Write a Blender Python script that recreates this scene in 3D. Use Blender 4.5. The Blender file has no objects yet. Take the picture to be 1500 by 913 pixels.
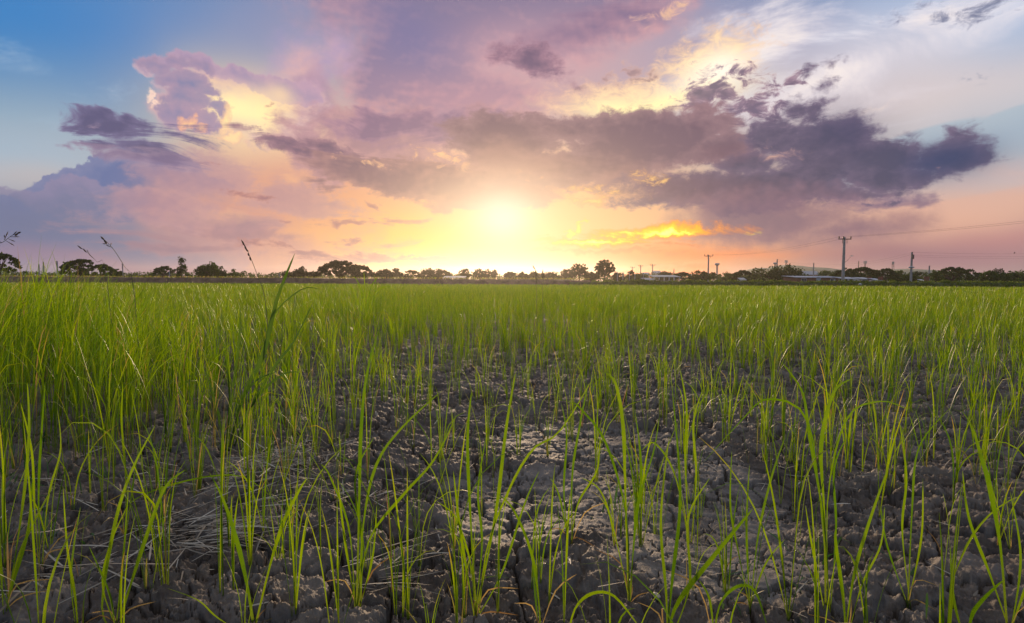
import bpy, math, random
import numpy as np
from mathutils import Vector, Matrix, Euler
random.seed(7); RNG = np.random.default_rng(11)
SC = bpy.context.scene; COL = SC.collection
R = math.radians
# ------------------------------------------------------------------ camera
CAM_H = 1.0; FPX = 833.0; PITCH = R(3.2); ROLL = R(0.27); W0, H0 = 1500.0, 913.0
camd = bpy.data.cameras.new('camera'); cam = bpy.data.objects.new('camera', camd); COL.objects.link(cam)
camd.sensor_width = 36.0; camd.lens = 36.0*FPX/W0; camd.clip_start = 0.02; camd.clip_end = 9000
CM = Matrix.Translation((0, 0, CAM_H)) @ Matrix.Rotation(R(90)-PITCH, 4, 'X') @ Matrix.Rotation(ROLL, 4, 'Z')
cam.matrix_world = CM
SC.camera = cam
CR = CM.to_3x3()
def ray(px, py):
    return (CR @ Vector(((px-W0/2)/FPX, -(py-H0/2)/FPX, -1.0))).normalized()
def azel(px, py):
    d = ray(px, py); return math.degrees(math.atan2(d.x, d.y)), math.degrees(math.asin(d.z))
def on_ground(px, py, z=0.0):
    d = ray(px, py); t = (z-CAM_H)/d.z
    return Vector((0, 0, CAM_H)) + d*t
def at_depth(px, py, Y):
    d = ray(px, py); return Vector((0, 0, CAM_H)) + d*(Y/d.y)
def lin(h):
    if isinstance(h, str):
        h = h.lstrip('#'); c = [int(h[i:i+2], 16)/255 for i in (0, 2, 4)]
    else: c = [v/255 for v in h]
    return tuple((v/12.92 if v <= .04045 else ((v+.055)/1.055)**2.4) for v in c)+(1.0,)
SUN_AZ, SUN_EL = azel(735, 312)
SUN_DIR = ray(735, 312)
HAZE_D = .00019; HAZE_G = .77
# ------------------------------------------------------------------ sky: Nishita under cloud layers laid out by compass direction and elevation
world = bpy.data.worlds.new('World'); SC.world = world; world.use_nodes = True
NT = world.node_tree; NT.nodes.clear()
def _sock(n, name, out=False):
    return [s for s in (n.outputs if out else n.inputs) if s.name == name and s.enabled][0]
class G:
    """tiny helper for building node trees"""
    def __init__(s, t): s.t = t
    def n(s, typ, **k):
        o = s.t.nodes.new(typ)
        for a, b in k.items(): setattr(o, a, b)
        return o
    def put(s, sock, v):
        if isinstance(v, bpy.types.NodeSocket): s.t.links.new(v, sock)
        elif v is not None: sock.default_value = v
    def math(s, op, a, b=None, c=None, clamp=False):
        o = s.n('ShaderNodeMath', operation=op, use_clamp=clamp)
        s.put(o.inputs[0], a); s.put(o.inputs[1], b)
        if c is not None: s.put(o.inputs[2], c)
        return o.outputs[0]
    def vmath(s, op, a, b=None, scale=None):
        o = s.n('ShaderNodeVectorMath', operation=op)
        s.put(o.inputs[0], a)
        if b is not None: s.put(o.inputs[1], b)
        if scale is not None: s.put(o.inputs['Scale'], scale)
        return o.outputs['Value'] if op in ('LENGTH', 'DOT_PRODUCT') else o.outputs[0]
    def smooth(s, v, a, b, lo=0.0, hi=1.0):
        o = s.n('ShaderNodeMapRange', interpolation_type='SMOOTHSTEP')
        for i, x in enumerate((v, a, b, lo, hi)): s.put(o.inputs[i], x)
        return o.outputs[0]
    def mix(s, f, a, b, blend='MIX'):
        o = s.n('ShaderNodeMix', data_type='RGBA', blend_type=blend, clamp_factor=True)
        s.put(_sock(o, 'Factor'), f); s.put(_sock(o, 'A'), a); s.put(_sock(o, 'B'), b)
        return _sock(o, 'Result', True)
    def noise(s, vec, scale, detail=6, rough=.55, lac=2.0, dist=0.0, color=False, dim='2D'):
        o = s.n('ShaderNodeTexNoise', noise_dimensions=dim)
        s.put(o.inputs['Vector'], vec); s.put(o.inputs['Scale'], scale); s.put(o.inputs['Detail'], detail)
        s.put(o.inputs['Roughness'], rough); s.put(o.inputs['Lacunarity'], lac); s.put(o.inputs['Distortion'], dist)
        return o.outputs['Color'] if color else o.outputs[0]
    def mapping(s, vec, loc=(0, 0, 0), rot=(0, 0, 0), scale=(1, 1, 1), typ='POINT'):
        o = s.n('ShaderNodeMapping', vector_type=typ)
        s.put(o.inputs['Vector'], vec); s.put(o.inputs['Location'], loc); s.put(o.inputs['Rotation'], rot); s.put(o.inputs['Scale'], scale)
        return o.outputs[0]
def new_group(name, ins, outs):
    g = bpy.data.node_groups.new(name, 'ShaderNodeTree')
    for n, t in ins: g.interface.new_socket(n, in_out='INPUT', socket_type='NodeSocket'+t)
    for n, t in outs: g.interface.new_socket(n, in_out='OUTPUT', socket_type='NodeSocket'+t)
    gi = g.nodes.new('NodeGroupInput'); go = g.nodes.new('NodeGroupOutput')
    return g, gi, go
# group: add one lobe (a rotated ellipse, signed size in degrees) to a cloud field
gb, gi, go = new_group('lobe', [('F', 'Float'), ('P', 'Vector'), ('S', 'Vector'), ('T', 'Vector'), ('Size', 'Float')], [('F', 'Float')])
h = G(gb)
o = h.n('ShaderNodeVectorMath', operation='MULTIPLY_ADD')
for i_, k_ in enumerate(('P', 'S', 'T')): h.put(o.inputs[i_], gi.outputs[k_])
f = h.math('SUBTRACT', gi.outputs['Size'], h.vmath('LENGTH', o.outputs[0]))
h.put(go.inputs[0], h.math('MAXIMUM', gi.outputs['F'], f))
# group: turn a cloud field into colour over what is behind it
gs, gi, go = new_group('cloud', [('Color', 'Color'), ('F', 'Float'), ('N', 'Float'), ('Amp', 'Float'), ('Soft', 'Float'), ('Depth', 'Float'),
                                ('Opacity', 'Float'), ('Core', 'Color'), ('Rim', 'Color'), ('Relief', 'Float'), ('RAmt', 'Float')], [('Color', 'Color')])
h = G(gs)
x = h.math('MULTIPLY_ADD', gi.outputs['N'], gi.outputs['Amp'], gi.outputs['F'])
m = h.math('MULTIPLY', h.smooth(x, 0.0, gi.outputs['Soft']), gi.outputs['Opacity'])
k = h.smooth(x, 0.0, gi.outputs['Depth'])
k = h.math('MULTIPLY_ADD', gi.outputs['Relief'], gi.outputs['RAmt'], k, clamp=True)
h.put(go.inputs[0], h.mix(m, gi.outputs['Color'], h.mix(k, gi.outputs['Rim'], gi.outputs['Core'])))
# group: broad soft tint
gt, gi, go = new_group('tint', [('Color', 'Color'), ('P', 'Vector'), ('S', 'Vector'), ('T', 'Vector'), ('Tint', 'Color'), ('Opacity', 'Float')], [('Color', 'Color')])
h = G(gt)
o = h.n('ShaderNodeVectorMath', operation='MULTIPLY_ADD')
for i_, k_ in enumerate(('P', 'S', 'T')): h.put(o.inputs[i_], gi.outputs[k_])
w = h.math('POWER', .25, h.vmath('DOT_PRODUCT', o.outputs[0], o.outputs[0]))
h.put(go.inputs[0], h.mix(h.math('MULTIPLY', w, gi.outputs['Opacity']), gi.outputs['Color'], gi.outputs['Tint']))

g = G(NT)
tc = g.n('ShaderNodeTexCoord').outputs['Generated']
sky = g.n('ShaderNodeTexSky', sky_type='NISHITA', sun_disc=False)
sky.sun_elevation = SUN_DIR.z and math.asin(SUN_DIR.z); sky.sun_rotation = math.atan2(SUN_DIR.x, SUN_DIR.y)
sky.altitude = 10; sky.air_density = 1.0; sky.dust_density = 1.5; sky.ozone_density = 2.0
sep = g.n('ShaderNodeSeparateXYZ'); g.put(sep.inputs[0], tc)
az = g.math('MULTIPLY', g.math('ARCTAN2', sep.outputs[0], sep.outputs[1]), 57.29578)
el = g.math('MULTIPLY', g.math('ARCSINE', sep.outputs[2]), 57.29578)
cmb = g.n('ShaderNodeCombineXYZ'); g.put(cmb.inputs[0], az); g.put(cmb.inputs[1], el); cmb.inputs[2].default_value = 1.0
P0 = cmb.outputs[0]
# domain warp so that no outline stays an ellipse
w1 = g.vmath('SUBTRACT', g.noise(P0, .10, 4, .6, color=True), (.5, .5, .5))
w3 = g.vmath('SUBTRACT', g.noise(P0, .9, 4, .6, color=True), (.5, .5, .5))
P = g.vmath('ADD', g.vmath('ADD', P0, g.vmath('MULTIPLY', w1, (4.0, 2.4, 0))), g.vmath('MULTIPLY', w3, (1.1, .9, 0)))
w2 = g.vmath('SUBTRACT', g.noise(P0, .06, 2, .5, color=True), (.5, .5, .5))
PT = g.vmath('ADD', P0, g.vmath('MULTIPLY', w2, (9, 4, 0)))
def nz(vec, scale, detail, rough, stretch=(1, 1, 1), rot=0, off=(0, 0, 0), dist=0.0):
    q = g.mapping(vec, off, (0, 0, R(rot)), stretch)
    return g.math('MULTIPLY', g.math('SUBTRACT', g.noise(q, scale, detail, rough, dist=dist), .5), 4.0)
SH = (SUN_AZ, SUN_EL)
N_big = nz(P0, .16, 9, .6, (.75, 1.15, 1))
toS = g.vmath('NORMALIZE', g.vmath('SUBTRACT', (SUN_AZ, SUN_EL, 1), P0))
P_s = g.vmath('ADD', P0, g.vmath('SCALE', toS, scale=.55))
N_big_s = nz(P_s, .16, 4, .6, (.75, 1.15, 1))
N_big_l = nz(P0, .16, 4, .6, (.75, 1.15, 1))
RELIEF = g.math('MULTIPLY', g.math('SUBTRACT', N_big_l, N_big_s), -1.0)
N_cum = nz(P0, .42, 8, .58, (1, 1.1, 1), off=(13, 5, 0))
N_wisp = nz(P0, .30, 8, .62, (.38, 1.3, 1), rot=8, off=(3, 40, 0), dist=.6)
N_fine = nz(P0, .75, 7, .65, (.6, 1.2, 1), off=(70, 8, 0), dist=.4)
N_cir = nz(P0, .12, 7, .6, (.45, 1.6, 1), rot=-14, off=(30, 9, 0), dist=1.0)
N_bf = g.math('MULTIPLY_ADD', N_fine, .38, g.math('MULTIPLY', N_big, .75))
NOI = dict(big=N_big, bf=N_bf, cum=N_cum, wisp=N_wisp, fine=N_fine, cir=N_cir)
def turn(vec, rot):
    if not rot: return vec
    return g.mapping(vec, rot=(0, 0, -R(rot)))
PR = {r_: turn(P, r_) for r_ in (-16, -8, 0, 14)}; PR0 = {0: P0, 14: turn(P0, 14), -8: turn(P0, -8), -16: turn(P0, -16)}
def after(vec, c):
    # evaluate this layer only once the colour below it is known (keeps the shader's working set small)
    o = g.n('ShaderNodeVectorMath', operation='MULTIPLY_ADD')
    g.put(o.inputs[0], c); g.put(o.inputs[1], (1e-7, 1e-7, 1e-7)); g.put(o.inputs[2], vec)
    return o.outputs[0]
ROTS = (-16, -8, 0, 14)
def unturn(x, y, rot):
    ca, sa = math.cos(R(rot)), math.sin(R(rot))
    return x*ca+y*sa, -x*sa+y*ca
def affine(loc, sx, sy, rot, size=1.0):
    x, y = unturn(loc[0], loc[1], rot)
    return (size/sx, size/sy, 0), (-x*size/sx, -y*size/sy, 0)
def geo(px, py, rx, ry):
    a, e = azel(px, py); a1, _ = azel(px+10, py); _, e1 = azel(px, py-10)
    return (a, e, 0), rx*(a1-a)/10, ry*(e1-e)/10
def tint_(c, px, py, rx, ry, col, op=1.0, rot=0, k=1.0, warp=True):
    o = g.n('ShaderNodeGroup'); o.node_tree = gt
    loc, sx, sy = geo(px, py, rx, ry)
    cc = lin(col); cc = (cc[0]*k, cc[1]*k, cc[2]*k, 1)
    g.put(o.inputs['Color'], c); g.put(o.inputs['P'], after(PT if warp else P0, c)); 
    o.inputs['S'].default_value, o.inputs['T'].default_value = affine(loc, sx, sy, 0)
    o.inputs['Tint'].default_value = cc; o.inputs['Opacity'].default_value = op
    return o.outputs[0]
def cloud_(c, lobes, noise='big', amp=2.0, soft=1.5, depth=4.0, op=1.0, core='#776f86', rim='#c8a8b0', ramt=.0, rnd=.6, ck=1.0, rk=1.0, sh=True):
    F = -50.0; Pd = {}
    for L in lobes:
        px, py, rx, ry = L[:4]; rot = min(ROTS, key=lambda r_: abs(r_-(L[4] if len(L) > 4 else 0)))
        if rot not in Pd: Pd[rot] = after((PR if sh else PR0)[rot], c)
        o = g.n('ShaderNodeGroup'); o.node_tree = gb
        loc, sx, sy = geo(px, py, rx, ry)
        sz = math.sqrt(min(sx, sy)*min(max(sx, sy), min(sx, sy)*2.2))
        g.put(o.inputs['F'], F); g.put(o.inputs['P'], Pd[rot])
        o.inputs['S'].default_value, o.inputs['T'].default_value = affine(loc, sx, sy, rot, sz); o.inputs['Size'].default_value = sz
        F = o.outputs[0]
    o = g.n('ShaderNodeGroup'); o.node_tree = gs
    g.put(o.inputs['Color'], c); g.put(o.inputs['F'], F); g.put(o.inputs['N'], NOI[noise])
    for n_, v_ in (('Amp', amp), ('Soft', soft), ('Depth', depth), ('Opacity', op), ('RAmt', ramt)): o.inputs[n_].default_value = v_
    a, b = lin(core), lin(rim)
    o.inputs['Core'].default_value = (a[0]*ck, a[1]*ck, a[2]*ck, 1); o.inputs['Rim'].default_value = (b[0]*rk, b[1]*rk, b[2]*rk, 1)
    g.put(o.inputs['Relief'], RELIEF)
    return o.outputs[0]
OPS = []
def tint(c, px, py, rx, ry, *a, **k):
    (x, y, _), sx, sy = geo(px, py, rx, ry)
    OPS.append(((x-2*sx-3, y-2*sy-1.5, x+2*sx+3, y+2*sy+1.5), lambda c_: tint_(c_, px, py, rx, ry, *a, **k)))
def cloud(c, lobes, noise='big', amp=2.0, soft=1.5, depth=4.0, op=1.0, core='#776f86', rim='#c8a8b0', **k):
    k.update(soft=soft, depth=depth, op=op, core=core, rim=rim)
    if k.get('op', 1) == 0: return
    b = [99, 99, -99, -99]
    for L in lobes:
        (x, y, _), sx, sy = geo(*L[:4]); rt = R(L[4] if len(L) > 4 else 0)
        sz = math.sqrt(min(sx, sy)*min(max(sx, sy), min(sx, sy)*2.2)); e = 1+.9*amp/sz
        ex = math.hypot(sx*math.cos(rt), sy*math.sin(rt))*e+1.3; ey = math.hypot(sy*math.cos(rt), sx*math.sin(rt))*e+.9
        b = [min(b[0], x-ex), min(b[1], y-ey), max(b[2], x+ex), max(b[3], y+ey)]
    OPS.append((b, lambda c_: cloud_(c_, lobes, noise, amp, **k)))
SKYK = .085
c = g.vmath('SCALE', sky.outputs[0], scale=SKYK)
# the evening's clear-sky colour at left; unseen sky overhead brightened to light the ground
elr = g.n('ShaderNodeValToRGB'); g.put(elr.inputs[0], g.math('DIVIDE', el, 60.0, clamp=True))
cr = elr.color_ramp; cr.elements[0].position = 0; cr.elements[0].color = lin('#9a8a9c'); cr.elements[1].position = 1; cr.elements[1].color = lin('#ccc6c0')
for p_, h_ in ((.05, '#c4a4a4'), (.12, '#c2b6b6'), (.20, '#a0b6c8'), (.32, '#6c9cc8'), (.45, '#4a90c6'), (.62, '#8fa0b8'), (.8, '#b8b6bc')):
    e_ = cr.elements.new(p_); e_.color = lin(h_)
c = g.mix(.86, c, elr.outputs[0])
# ---- broad tints
tint(0, 60, 20, 520, 120, '#4390ca', .85)
tint(0, 30, 250, 300, 90, '#a9c3d6', .75)
tint(0, 20, 275, 150, 30, '#c9c0bf', .5)
tint(0, 1440, 20, 460, 110, '#b0c5e0', .95)
tint(0, 1250, 120, 330, 90, '#d9d8e0', .85)
tint(0, 1400, 160, 330, 60, '#e6d6d2', .8)
tint(0, 1440, 190, 260, 60, '#bcc6d2', .6)
tint(0, 1390, 300, 300, 70, '#e2b8a4', .9)
tint(0, 1480, 345, 180, 30, '#cd9b98', .7)
tint(0, 1280, 372, 300, 36, '#9c7a8c', .95)
tint(0, 760, 80, 420, 150, '#cdb0b6', .95)
tint(0, 740, 300, 420, 130, '#f3bb86', .95)
tint(0, 480, 290, 220, 90, '#dda793', .9)
tint(0, 380, 180, 130, 80, '#f8d8b0', .9)
tint(0, 640, 345, 230, 48, '#ffcc62', .95)
tint(0, 700, 388, 330, 18, '#e3a87c', .9)
tint(0, 960, 372, 170, 30, '#ef9c60', .95)
for _, f_ in OPS: c = f_(c)
OPS.clear()
# ---- high bright cirrus on the right, and the veil edge
cloud(0, [(1230, 110, 360, 60, 14), (1100, 60, 140, 70, 14), (1330, 140, 260, 36, 14), (1150, 30, 90, 30)], 'cir', 3, 5, 9, .85, '#fff2e6', '#e6e0e8')
cloud(0, [(1150, 90, 160, 26, 14), (1360, 60, 200, 16, 14), (1100, 40, 90, 20, 14)], 'cir', 2.5, 3.5, 7, .5, '#ffffff', '#e6e4ec')
cloud(0, [(1500, 212, 290, 62, 14), (1340, 230, 150, 40, 14)], 'cir', .2, .55, 3.0, .85, '#aebcc9', '#b6c2cc', sh=False)
tint(0, 1420, 280, 260, 32, '#dfbaaa', .85)
tint(0, 1470, 245, 120, 26, '#c9bfc0', .6)
cloud(0, [(1290, 158, 110, 7, 14), (1400, 128, 130, 7, 14)], 'cir', .9, 1.2, 2.0, .8, '#fff2de', '#f3e0d6')
cloud(0, [(1400, 262, 220, 22, 0)], 'cir', 3, 3, 6, .5, '#e0beae', '#ccbcc0')
cloud(0, [(110, 190, 200, 16, -8), (60, 110, 160, 20, 0), (30, 120, 30, 4)], 'wisp', 3, 4, 7, .4, '#dcd6da', '#b2c6d8')
# ---- bright break above the long dark cloud
cloud(0, [(930, 140, 210, 44, 0), (1040, 95, 100, 64, 14), (800, 155, 150, 26, 0), (720, 160, 70, 16)], 'fine', 1.7, 3.0, 5, .9, '#fde6bc', '#ebc6ac', ck=1.04)
tint(0, 1035, 125, 60, 36, '#fff8ec', .85, k=1.05)
tint(0, 930, 150, 130, 14, '#fff2bc', .9, k=1.08)
# ---- great mauve anvil, top centre
cloud(0, [(700, 10, 310, 120, 0), (820, 0, 220, 84, 14), (570, 110, 96, 140, 0), (650, 140, 190, 80, 0), (930, 30, 110, 60, 14)], 'big', 1.8, 3.6, 6, .94, '#9f8ea6', '#d2aab0', ramt=1.1)
tint(0, 590, 40, 120, 90, '#8886ac', .75)
tint(0, 700, 0, 180, 50, '#9088a4', .7)
tint(0, 760, 80, 110, 55, '#cfabb4', .6)
tint(0, 690, 150, 150, 40, '#caa0aa', .55)
cloud(0, [(860, 40, 190, 36, 14)], 'cir', 2, 2.6, 5, .6, '#8c7a98', '#ab8da2', ramt=.6)
cloud(0, [(985, 14, 60, 12, 14), (1010, 6, 30, 8, 14)], 'fine', 1.2, 1.2, 2.2, .75, '#f8d4a6', '#dcb6b2')
cloud(0, [(435, 95, 80, 60, 14), (500, 75, 60, 50)], 'big', 1.8, 4.0, 6, .8, '#dfb9ba', '#b4a6c8', ramt=.8)
cloud(0, [(462, 152, 38, 60, -8), (440, 180, 44, 30, 0)], 'big', 1.4, 2.4, 4, .75, '#a18cab', '#c2a0ae', ramt=.8)
# ---- left cumulus: lit curtain, then grey blue turret, then lower bank
cloud(0, [(262, 104, 56, 14, 0), (320, 122, 100, 26, -8), (390, 160, 90, 56, -8), (405, 190, 80, 32, 0), (330, 160, 60, 50), (430, 150, 60, 40), (250, 150, 40, 50)], 'cum', .8, 1.4, 4.2, .95, '#fbdcb0', '#cbadbe', ramt=.5)
cloud(0, [(246, 95, 44, 10, 0), (300, 100, 60, 14, -8), (370, 116, 70, 17, -8), (425, 134, 50, 20, -16)], 'cum', .6, .4, 1.6, .85, '#a898b8', '#c4a8bb', ramt=.8)
tint(0, 372, 172, 60, 32, '#ffedba', .95, k=1.05)
tint(0, 420, 150, 26, 18, '#ffe2b8', .6)
cloud(0, [(213, 106, 16, 13), (224, 124, 10, 9)], 'cum', .4, .4, .9, .85, '#b8a0b6', '#dcc0c4')
cloud(0, [(219, 138, 10, 9), (228, 148, 8, 7)], 'cum', .3, .25, .8, .9, '#d8b8bc', '#ffe4d0')
cloud(0, [(232, 98, 32, 12), (264, 95, 36, 10), (290, 103, 28, 9), (242, 118, 22, 16), (264, 122, 28, 20), (286, 134, 24, 14), (303, 136, 12, 9), (254, 140, 26, 22), (274, 152, 30, 18), (302, 158, 20, 13), (318, 166, 13, 14), (252, 168, 26, 24), (284, 178, 36, 20), (314, 188, 20, 14)], 'cum', .5, .45, 2.0, .92, '#868eb2', '#b5a0b4', ramt=.5)
tint(0, 312, 176, 22, 26, '#c6a8b4', .6)
cloud(0, [(326, 184, 12, 26, -8), (336, 200, 22, 8)], 'cum', .6, .4, .8, .8, '#ffe4b0', '#f0c8ac')
cloud(0, [(256, 178, 8, 8), (266, 184, 15, 9), (272, 176, 9, 7), (284, 191, 14, 6)], 'cum', .12, .25, .9, .95, '#ffd8a2', '#e0b2a8')
cloud(0, [(150, 238, 15, 13), (166, 233, 18, 14), (180, 243, 22, 16), (134, 249, 13, 10), (120, 258, 20, 9), (96, 263, 24, 8), (74, 268, 16, 6), (60, 274, 14, 5), (190, 262, 70, 30), (230, 276, 110, 50), (140, 292, 120, 34)], 'cum', .4, .2, 1.6, .97, '#7684ac', '#8f93b2', ramt=.5)
cloud(0, [(14, 298, 32, 20), (110, 306, 90, 34), (180, 300, 90, 20), (180, 350, 230, 84), (40, 350, 200, 86)], 'cum', .8, .5, 2.6, .8, '#9290a8', '#a298b0', ramt=1.0)
cloud(0, [(330, 330, 170, 90), (260, 290, 120, 50), (400, 360, 220, 60)], 'big', 2.0, 4.5, 7, .85, '#c69f9f', '#cfa49c', ramt=1.2)
cloud(0, [(8, 298, 34, 18), (40, 310, 34, 14), (30, 340, 90, 44)], 'cum', .6, .3, 2.6, .8, '#7f88aa', '#878eae', ramt=.6)
tint(0, 60, 350, 230, 50, '#7f86a2', .85)
tint(0, 330, 270, 130, 40, '#d2a8a4', .55)
tint(0, 430, 300, 150, 50, '#dfaa90', .6)
cloud(0, [(420, 262, 70, 26, -8), (340, 250, 60, 12, -8), (300, 320, 120, 20)], 'wisp', 2.0, 1.2, 2.6, .55, '#e9bc9c', '#d0a4a0', ramt=.8)
cloud(0, [(360, 350, 220, 18, 0), (250, 370, 260, 14)], 'wisp', 1.6, 1.6, 3, .7, '#a08494', '#b8949a', ramt=.6)
tint(0, 300, 386, 280, 13, '#b08a96', .75)
tint(0, 60, 388, 160, 14, '#9a8aa2', .8)
cloud(0, [(560, 200, 130, 60, 0), (640, 250, 170, 50, -8), (480, 230, 90, 50, -16), (720, 200, 110, 50)], 'bf', 2.2, 2.0, 4.2, .85, '#a98a9a', '#c8a2a6', ramt=1.0)
cloud(0, [(300, 262, 130, 40, 0), (410, 290, 120, 40, -8), (230, 300, 120, 40)], 'bf', 2.0, 1.6, 3.6, .6, '#b196a6', '#c6a4a8', ramt=1.2)
cloud(0, [(330, 330, 140, 16, 0), (480, 300, 110, 14, -8), (150, 330, 110, 14, 0)], 'wisp', 1.4, 1.4, 2.6, .55, '#a88e9c', '#bf9ca0', ramt=.8)
# ---- dark streaks left centre
cloud(0, [(175, 188, 64, 22, -8), (200, 205, 80, 18, -8), (290, 208, 110, 15, 0), (325, 211, 60, 9, -8), (150, 204, 44, 14, -16), (225, 228, 80, 14, -8)], 'wisp', 2.0, 1.1, 2.2, .93, '#6f6889', '#8d83a2', ramt=.8)
cloud(0, [(240, 238, 90, 12, -8), (300, 232, 60, 6, -8)], 'wisp', 1.4, .7, 1.4, .6, '#9e8ca4', '#b8a2b0', ramt=1)
cloud(0, [(415, 208, 76, 12, -8), (500, 226, 100, 15, -16), (440, 222, 80, 12, -8), (385, 205, 44, 7)], 'wisp', .9, .5, 1.5, .92, '#816d84', '#ab8a96', ramt=1)
cloud(0, [(560, 262, 130, 30, -8), (680, 278, 160, 32, 0), (480, 272, 60, 13, -8), (520, 245, 80, 12, -16), (620, 250, 90, 16)], 'wisp', 1.0, .8, 2.2, .93, '#856f80', '#ae8c8e', ramt=.9)
cloud(0, [(590, 182, 110, 28, 0), (550, 195, 60, 24), (700, 165, 60, 14, 0), (500, 182, 44, 12)], 'wisp', 1.6, 1.2, 2.4, .8, '#8f7a96', '#b493a6', ramt=1.1)
cloud(0, [(640, 236, 50, 11, -8), (540, 242, 24, 6, -8)], 'fine', 1.3, .9, 1.8, .75, '#ffd8a0', '#d8ac98')
cloud(0, [(380, 290, 50, 6, -8), (480, 352, 70, 7, 0), (550, 302, 20, 7, 0), (500, 325, 90, 7, 0), (410, 152, 14, 5, 0), (640, 392, 100, 6, 0), (540, 376, 70, 6, 0), (330, 240, 30, 4, 0), (430, 366, 70, 8), (620, 376, 80, 4)], 'wisp', .8, .4, .9, .8, '#967284', '#c4948e')
# ---- long dark cloud across the middle
cloud(0, [(775, 92, 62, 32, -16), (755, 80, 50, 22, 0), (835, 122, 40, 18, -16)], 'bf', 1.5, 1.4, 2.6, .9, '#7b6a86', '#ab8a9c', ramt=.8)
cloud(0, [(880, 108, 20, 7, 0), (935, 108, 36, 11, -8), (905, 118, 14, 5)], 'fine', 1.0, .8, 1.4, .75, '#94808f', '#cdaaa4')
cloud(0, [(1080, 105, 44, 18, -8), (1125, 125, 54, 12, 0), (1045, 140, 44, 34, 0), (1100, 160, 80, 26, 0), (1030, 170, 60, 18)], 'fine', 2.0, 1.5, 2.8, .9, '#786a84', '#b094a4', ramt=1)
cloud(0, [(945, 205, 180, 54, 0), (850, 190, 150, 34, 0), (1060, 220, 90, 38, 0), (740, 205, 120, 42, 0), (850, 240, 180, 36, 0), (680, 190, 56, 24, 0), (810, 262, 120, 24)], 'bf', 1.5, 1.1, 3.0, .97, '#846f7e', '#a48890', ramt=.8)
cloud(0, [(760, 240, 150, 36, 0), (880, 262, 130, 18, 0)], 'big', 1.4, 2.5, 4, .6, '#ab8b8c', '#b3918e', ramt=.8)
cloud(0, [(1195, 165, 66, 34, -16), (1215, 205, 80, 50, 0), (1150, 200, 80, 44, 0), (1230, 240, 140, 38, 0), (1090, 272, 200, 26, 0), (1185, 112, 14, 14, 14), (1215, 130, 30, 20), (1222, 93, 13, 9, 14), (960, 296, 100, 17, 0), (1150, 290, 190, 24, 0), (1310, 225, 80, 34, 0), (1290, 262, 90, 24, 0), (1385, 225, 95, 36, -8), (1320, 196, 50, 16, 0), (1400, 192, 34, 16), (1455, 228, 50, 12, 0), (1100, 245, 80, 28)], 'bf', 1.7, 1.35, 3.2, .97, '#636078', '#85778e', ramt=.9)
cloud(0, [(1000, 280, 150, 30, 0), (1060, 230, 90, 30)], 'big', 1.0, 2.4, 4, .55, '#846a78', '#8c7280', ramt=.6)
cloud(0, [(1280, 302, 90, 14, 0), (1345, 300, 40, 15, 0)], 'wisp', .8, 1.0, 1.8, .8, '#7f718c', '#a08898')
cloud(0, [(1268, 299, 18, 4, 0), (1300, 298, 16, 5, 0)], 'fine', .4, .3, .6, .85, '#686680', '#887a90')
cloud(0, [(1120, 325, 200, 50, 0), (1230, 340, 170, 40, 0)], 'big', 1.2, 3.0, 5, .85, '#836e84', '#a2828c', ramt=.6)
tint(0, 1390, 232, 76, 28, '#4c5a7e', .75)
tint(0, 1240, 200, 70, 40, '#595a7a', .5)
# light gaps in the dark cloud
cloud(0, [(1150, 234, 36, 10, 0), (1143, 210, 9, 12, 0), (1372, 242, 8, 6, 0)], 'fine', .8, 1.0, 1.8, .75, '#f0c8b0', '#a58a96')
cloud(0, [(945, 262, 24, 9, -8), (880, 285, 66, 7, 0), (860, 270, 30, 6, 0), (960, 272, 10, 5)], 'fine', .9, .7, 1.4, .9, '#ffd98c', '#c0967f')
cloud(0, [(1435, 14, 56, 20, 0), (1330, 14, 48, 9, 14), (1310, 24, 30, 12), (1400, 20, 30, 12)], 'fine', 1.2, 1.4, 2.6, .88, '#6c728e', '#989cb4')
cloud(0, [(1443, 104, 22, 12, 0), (1440, 118, 26, 5)], 'fine', 1.2, .9, 2.0, .65, '#84889e', '#b4b4c0')
# ---- the fire near the horizon
cloud(0, [(955, 341, 135, 13, 0), (870, 354, 110, 10, 0), (1010, 338, 90, 10, 0)], 'wisp', .6, .7, 1.3, .96, '#ffd416', '#fb9434', ck=1.1)
cloud(0, [(975, 343, 110, 5, 0), (922, 341, 34, 6, 0), (870, 354, 60, 4)], 'wisp', .5, .4, .8, .96, '#ffff90', '#ffee30', ck=1.3)
cloud(0, [(852, 318, 7, 6), (843, 327, 6, 10, 0), (834, 341, 7, 10, 0)], 'fine', .4, .4, .7, .95, '#ffee70', '#ffc838')
cloud(0, [(900, 367, 120, 5, 0), (985, 359, 100, 4, 0), (1010, 352, 70, 3)], 'wisp', .6, .4, .9, .8, '#cf8a68', '#e89a62')
tint(0, 1030, 370, 130, 9, '#ee9460', .65)
cloud(0, [(985, 397, 95, 13, 0), (930, 402, 80, 10)], 'wisp', .5, 1.2, 2.2, .97, '#ff8c10', '#f0743a')
# ---- glow where the sun stands behind the cloud
tint(0, 735, 305, 210, 95, '#ffd8ae', .45, warp=False)
tint(0, 735, 312, 95, 56, '#ffe6c8', .6, warp=False)
tint(0, 737, 318, 44, 36, '#fff4e6', .45, warp=False)
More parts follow.
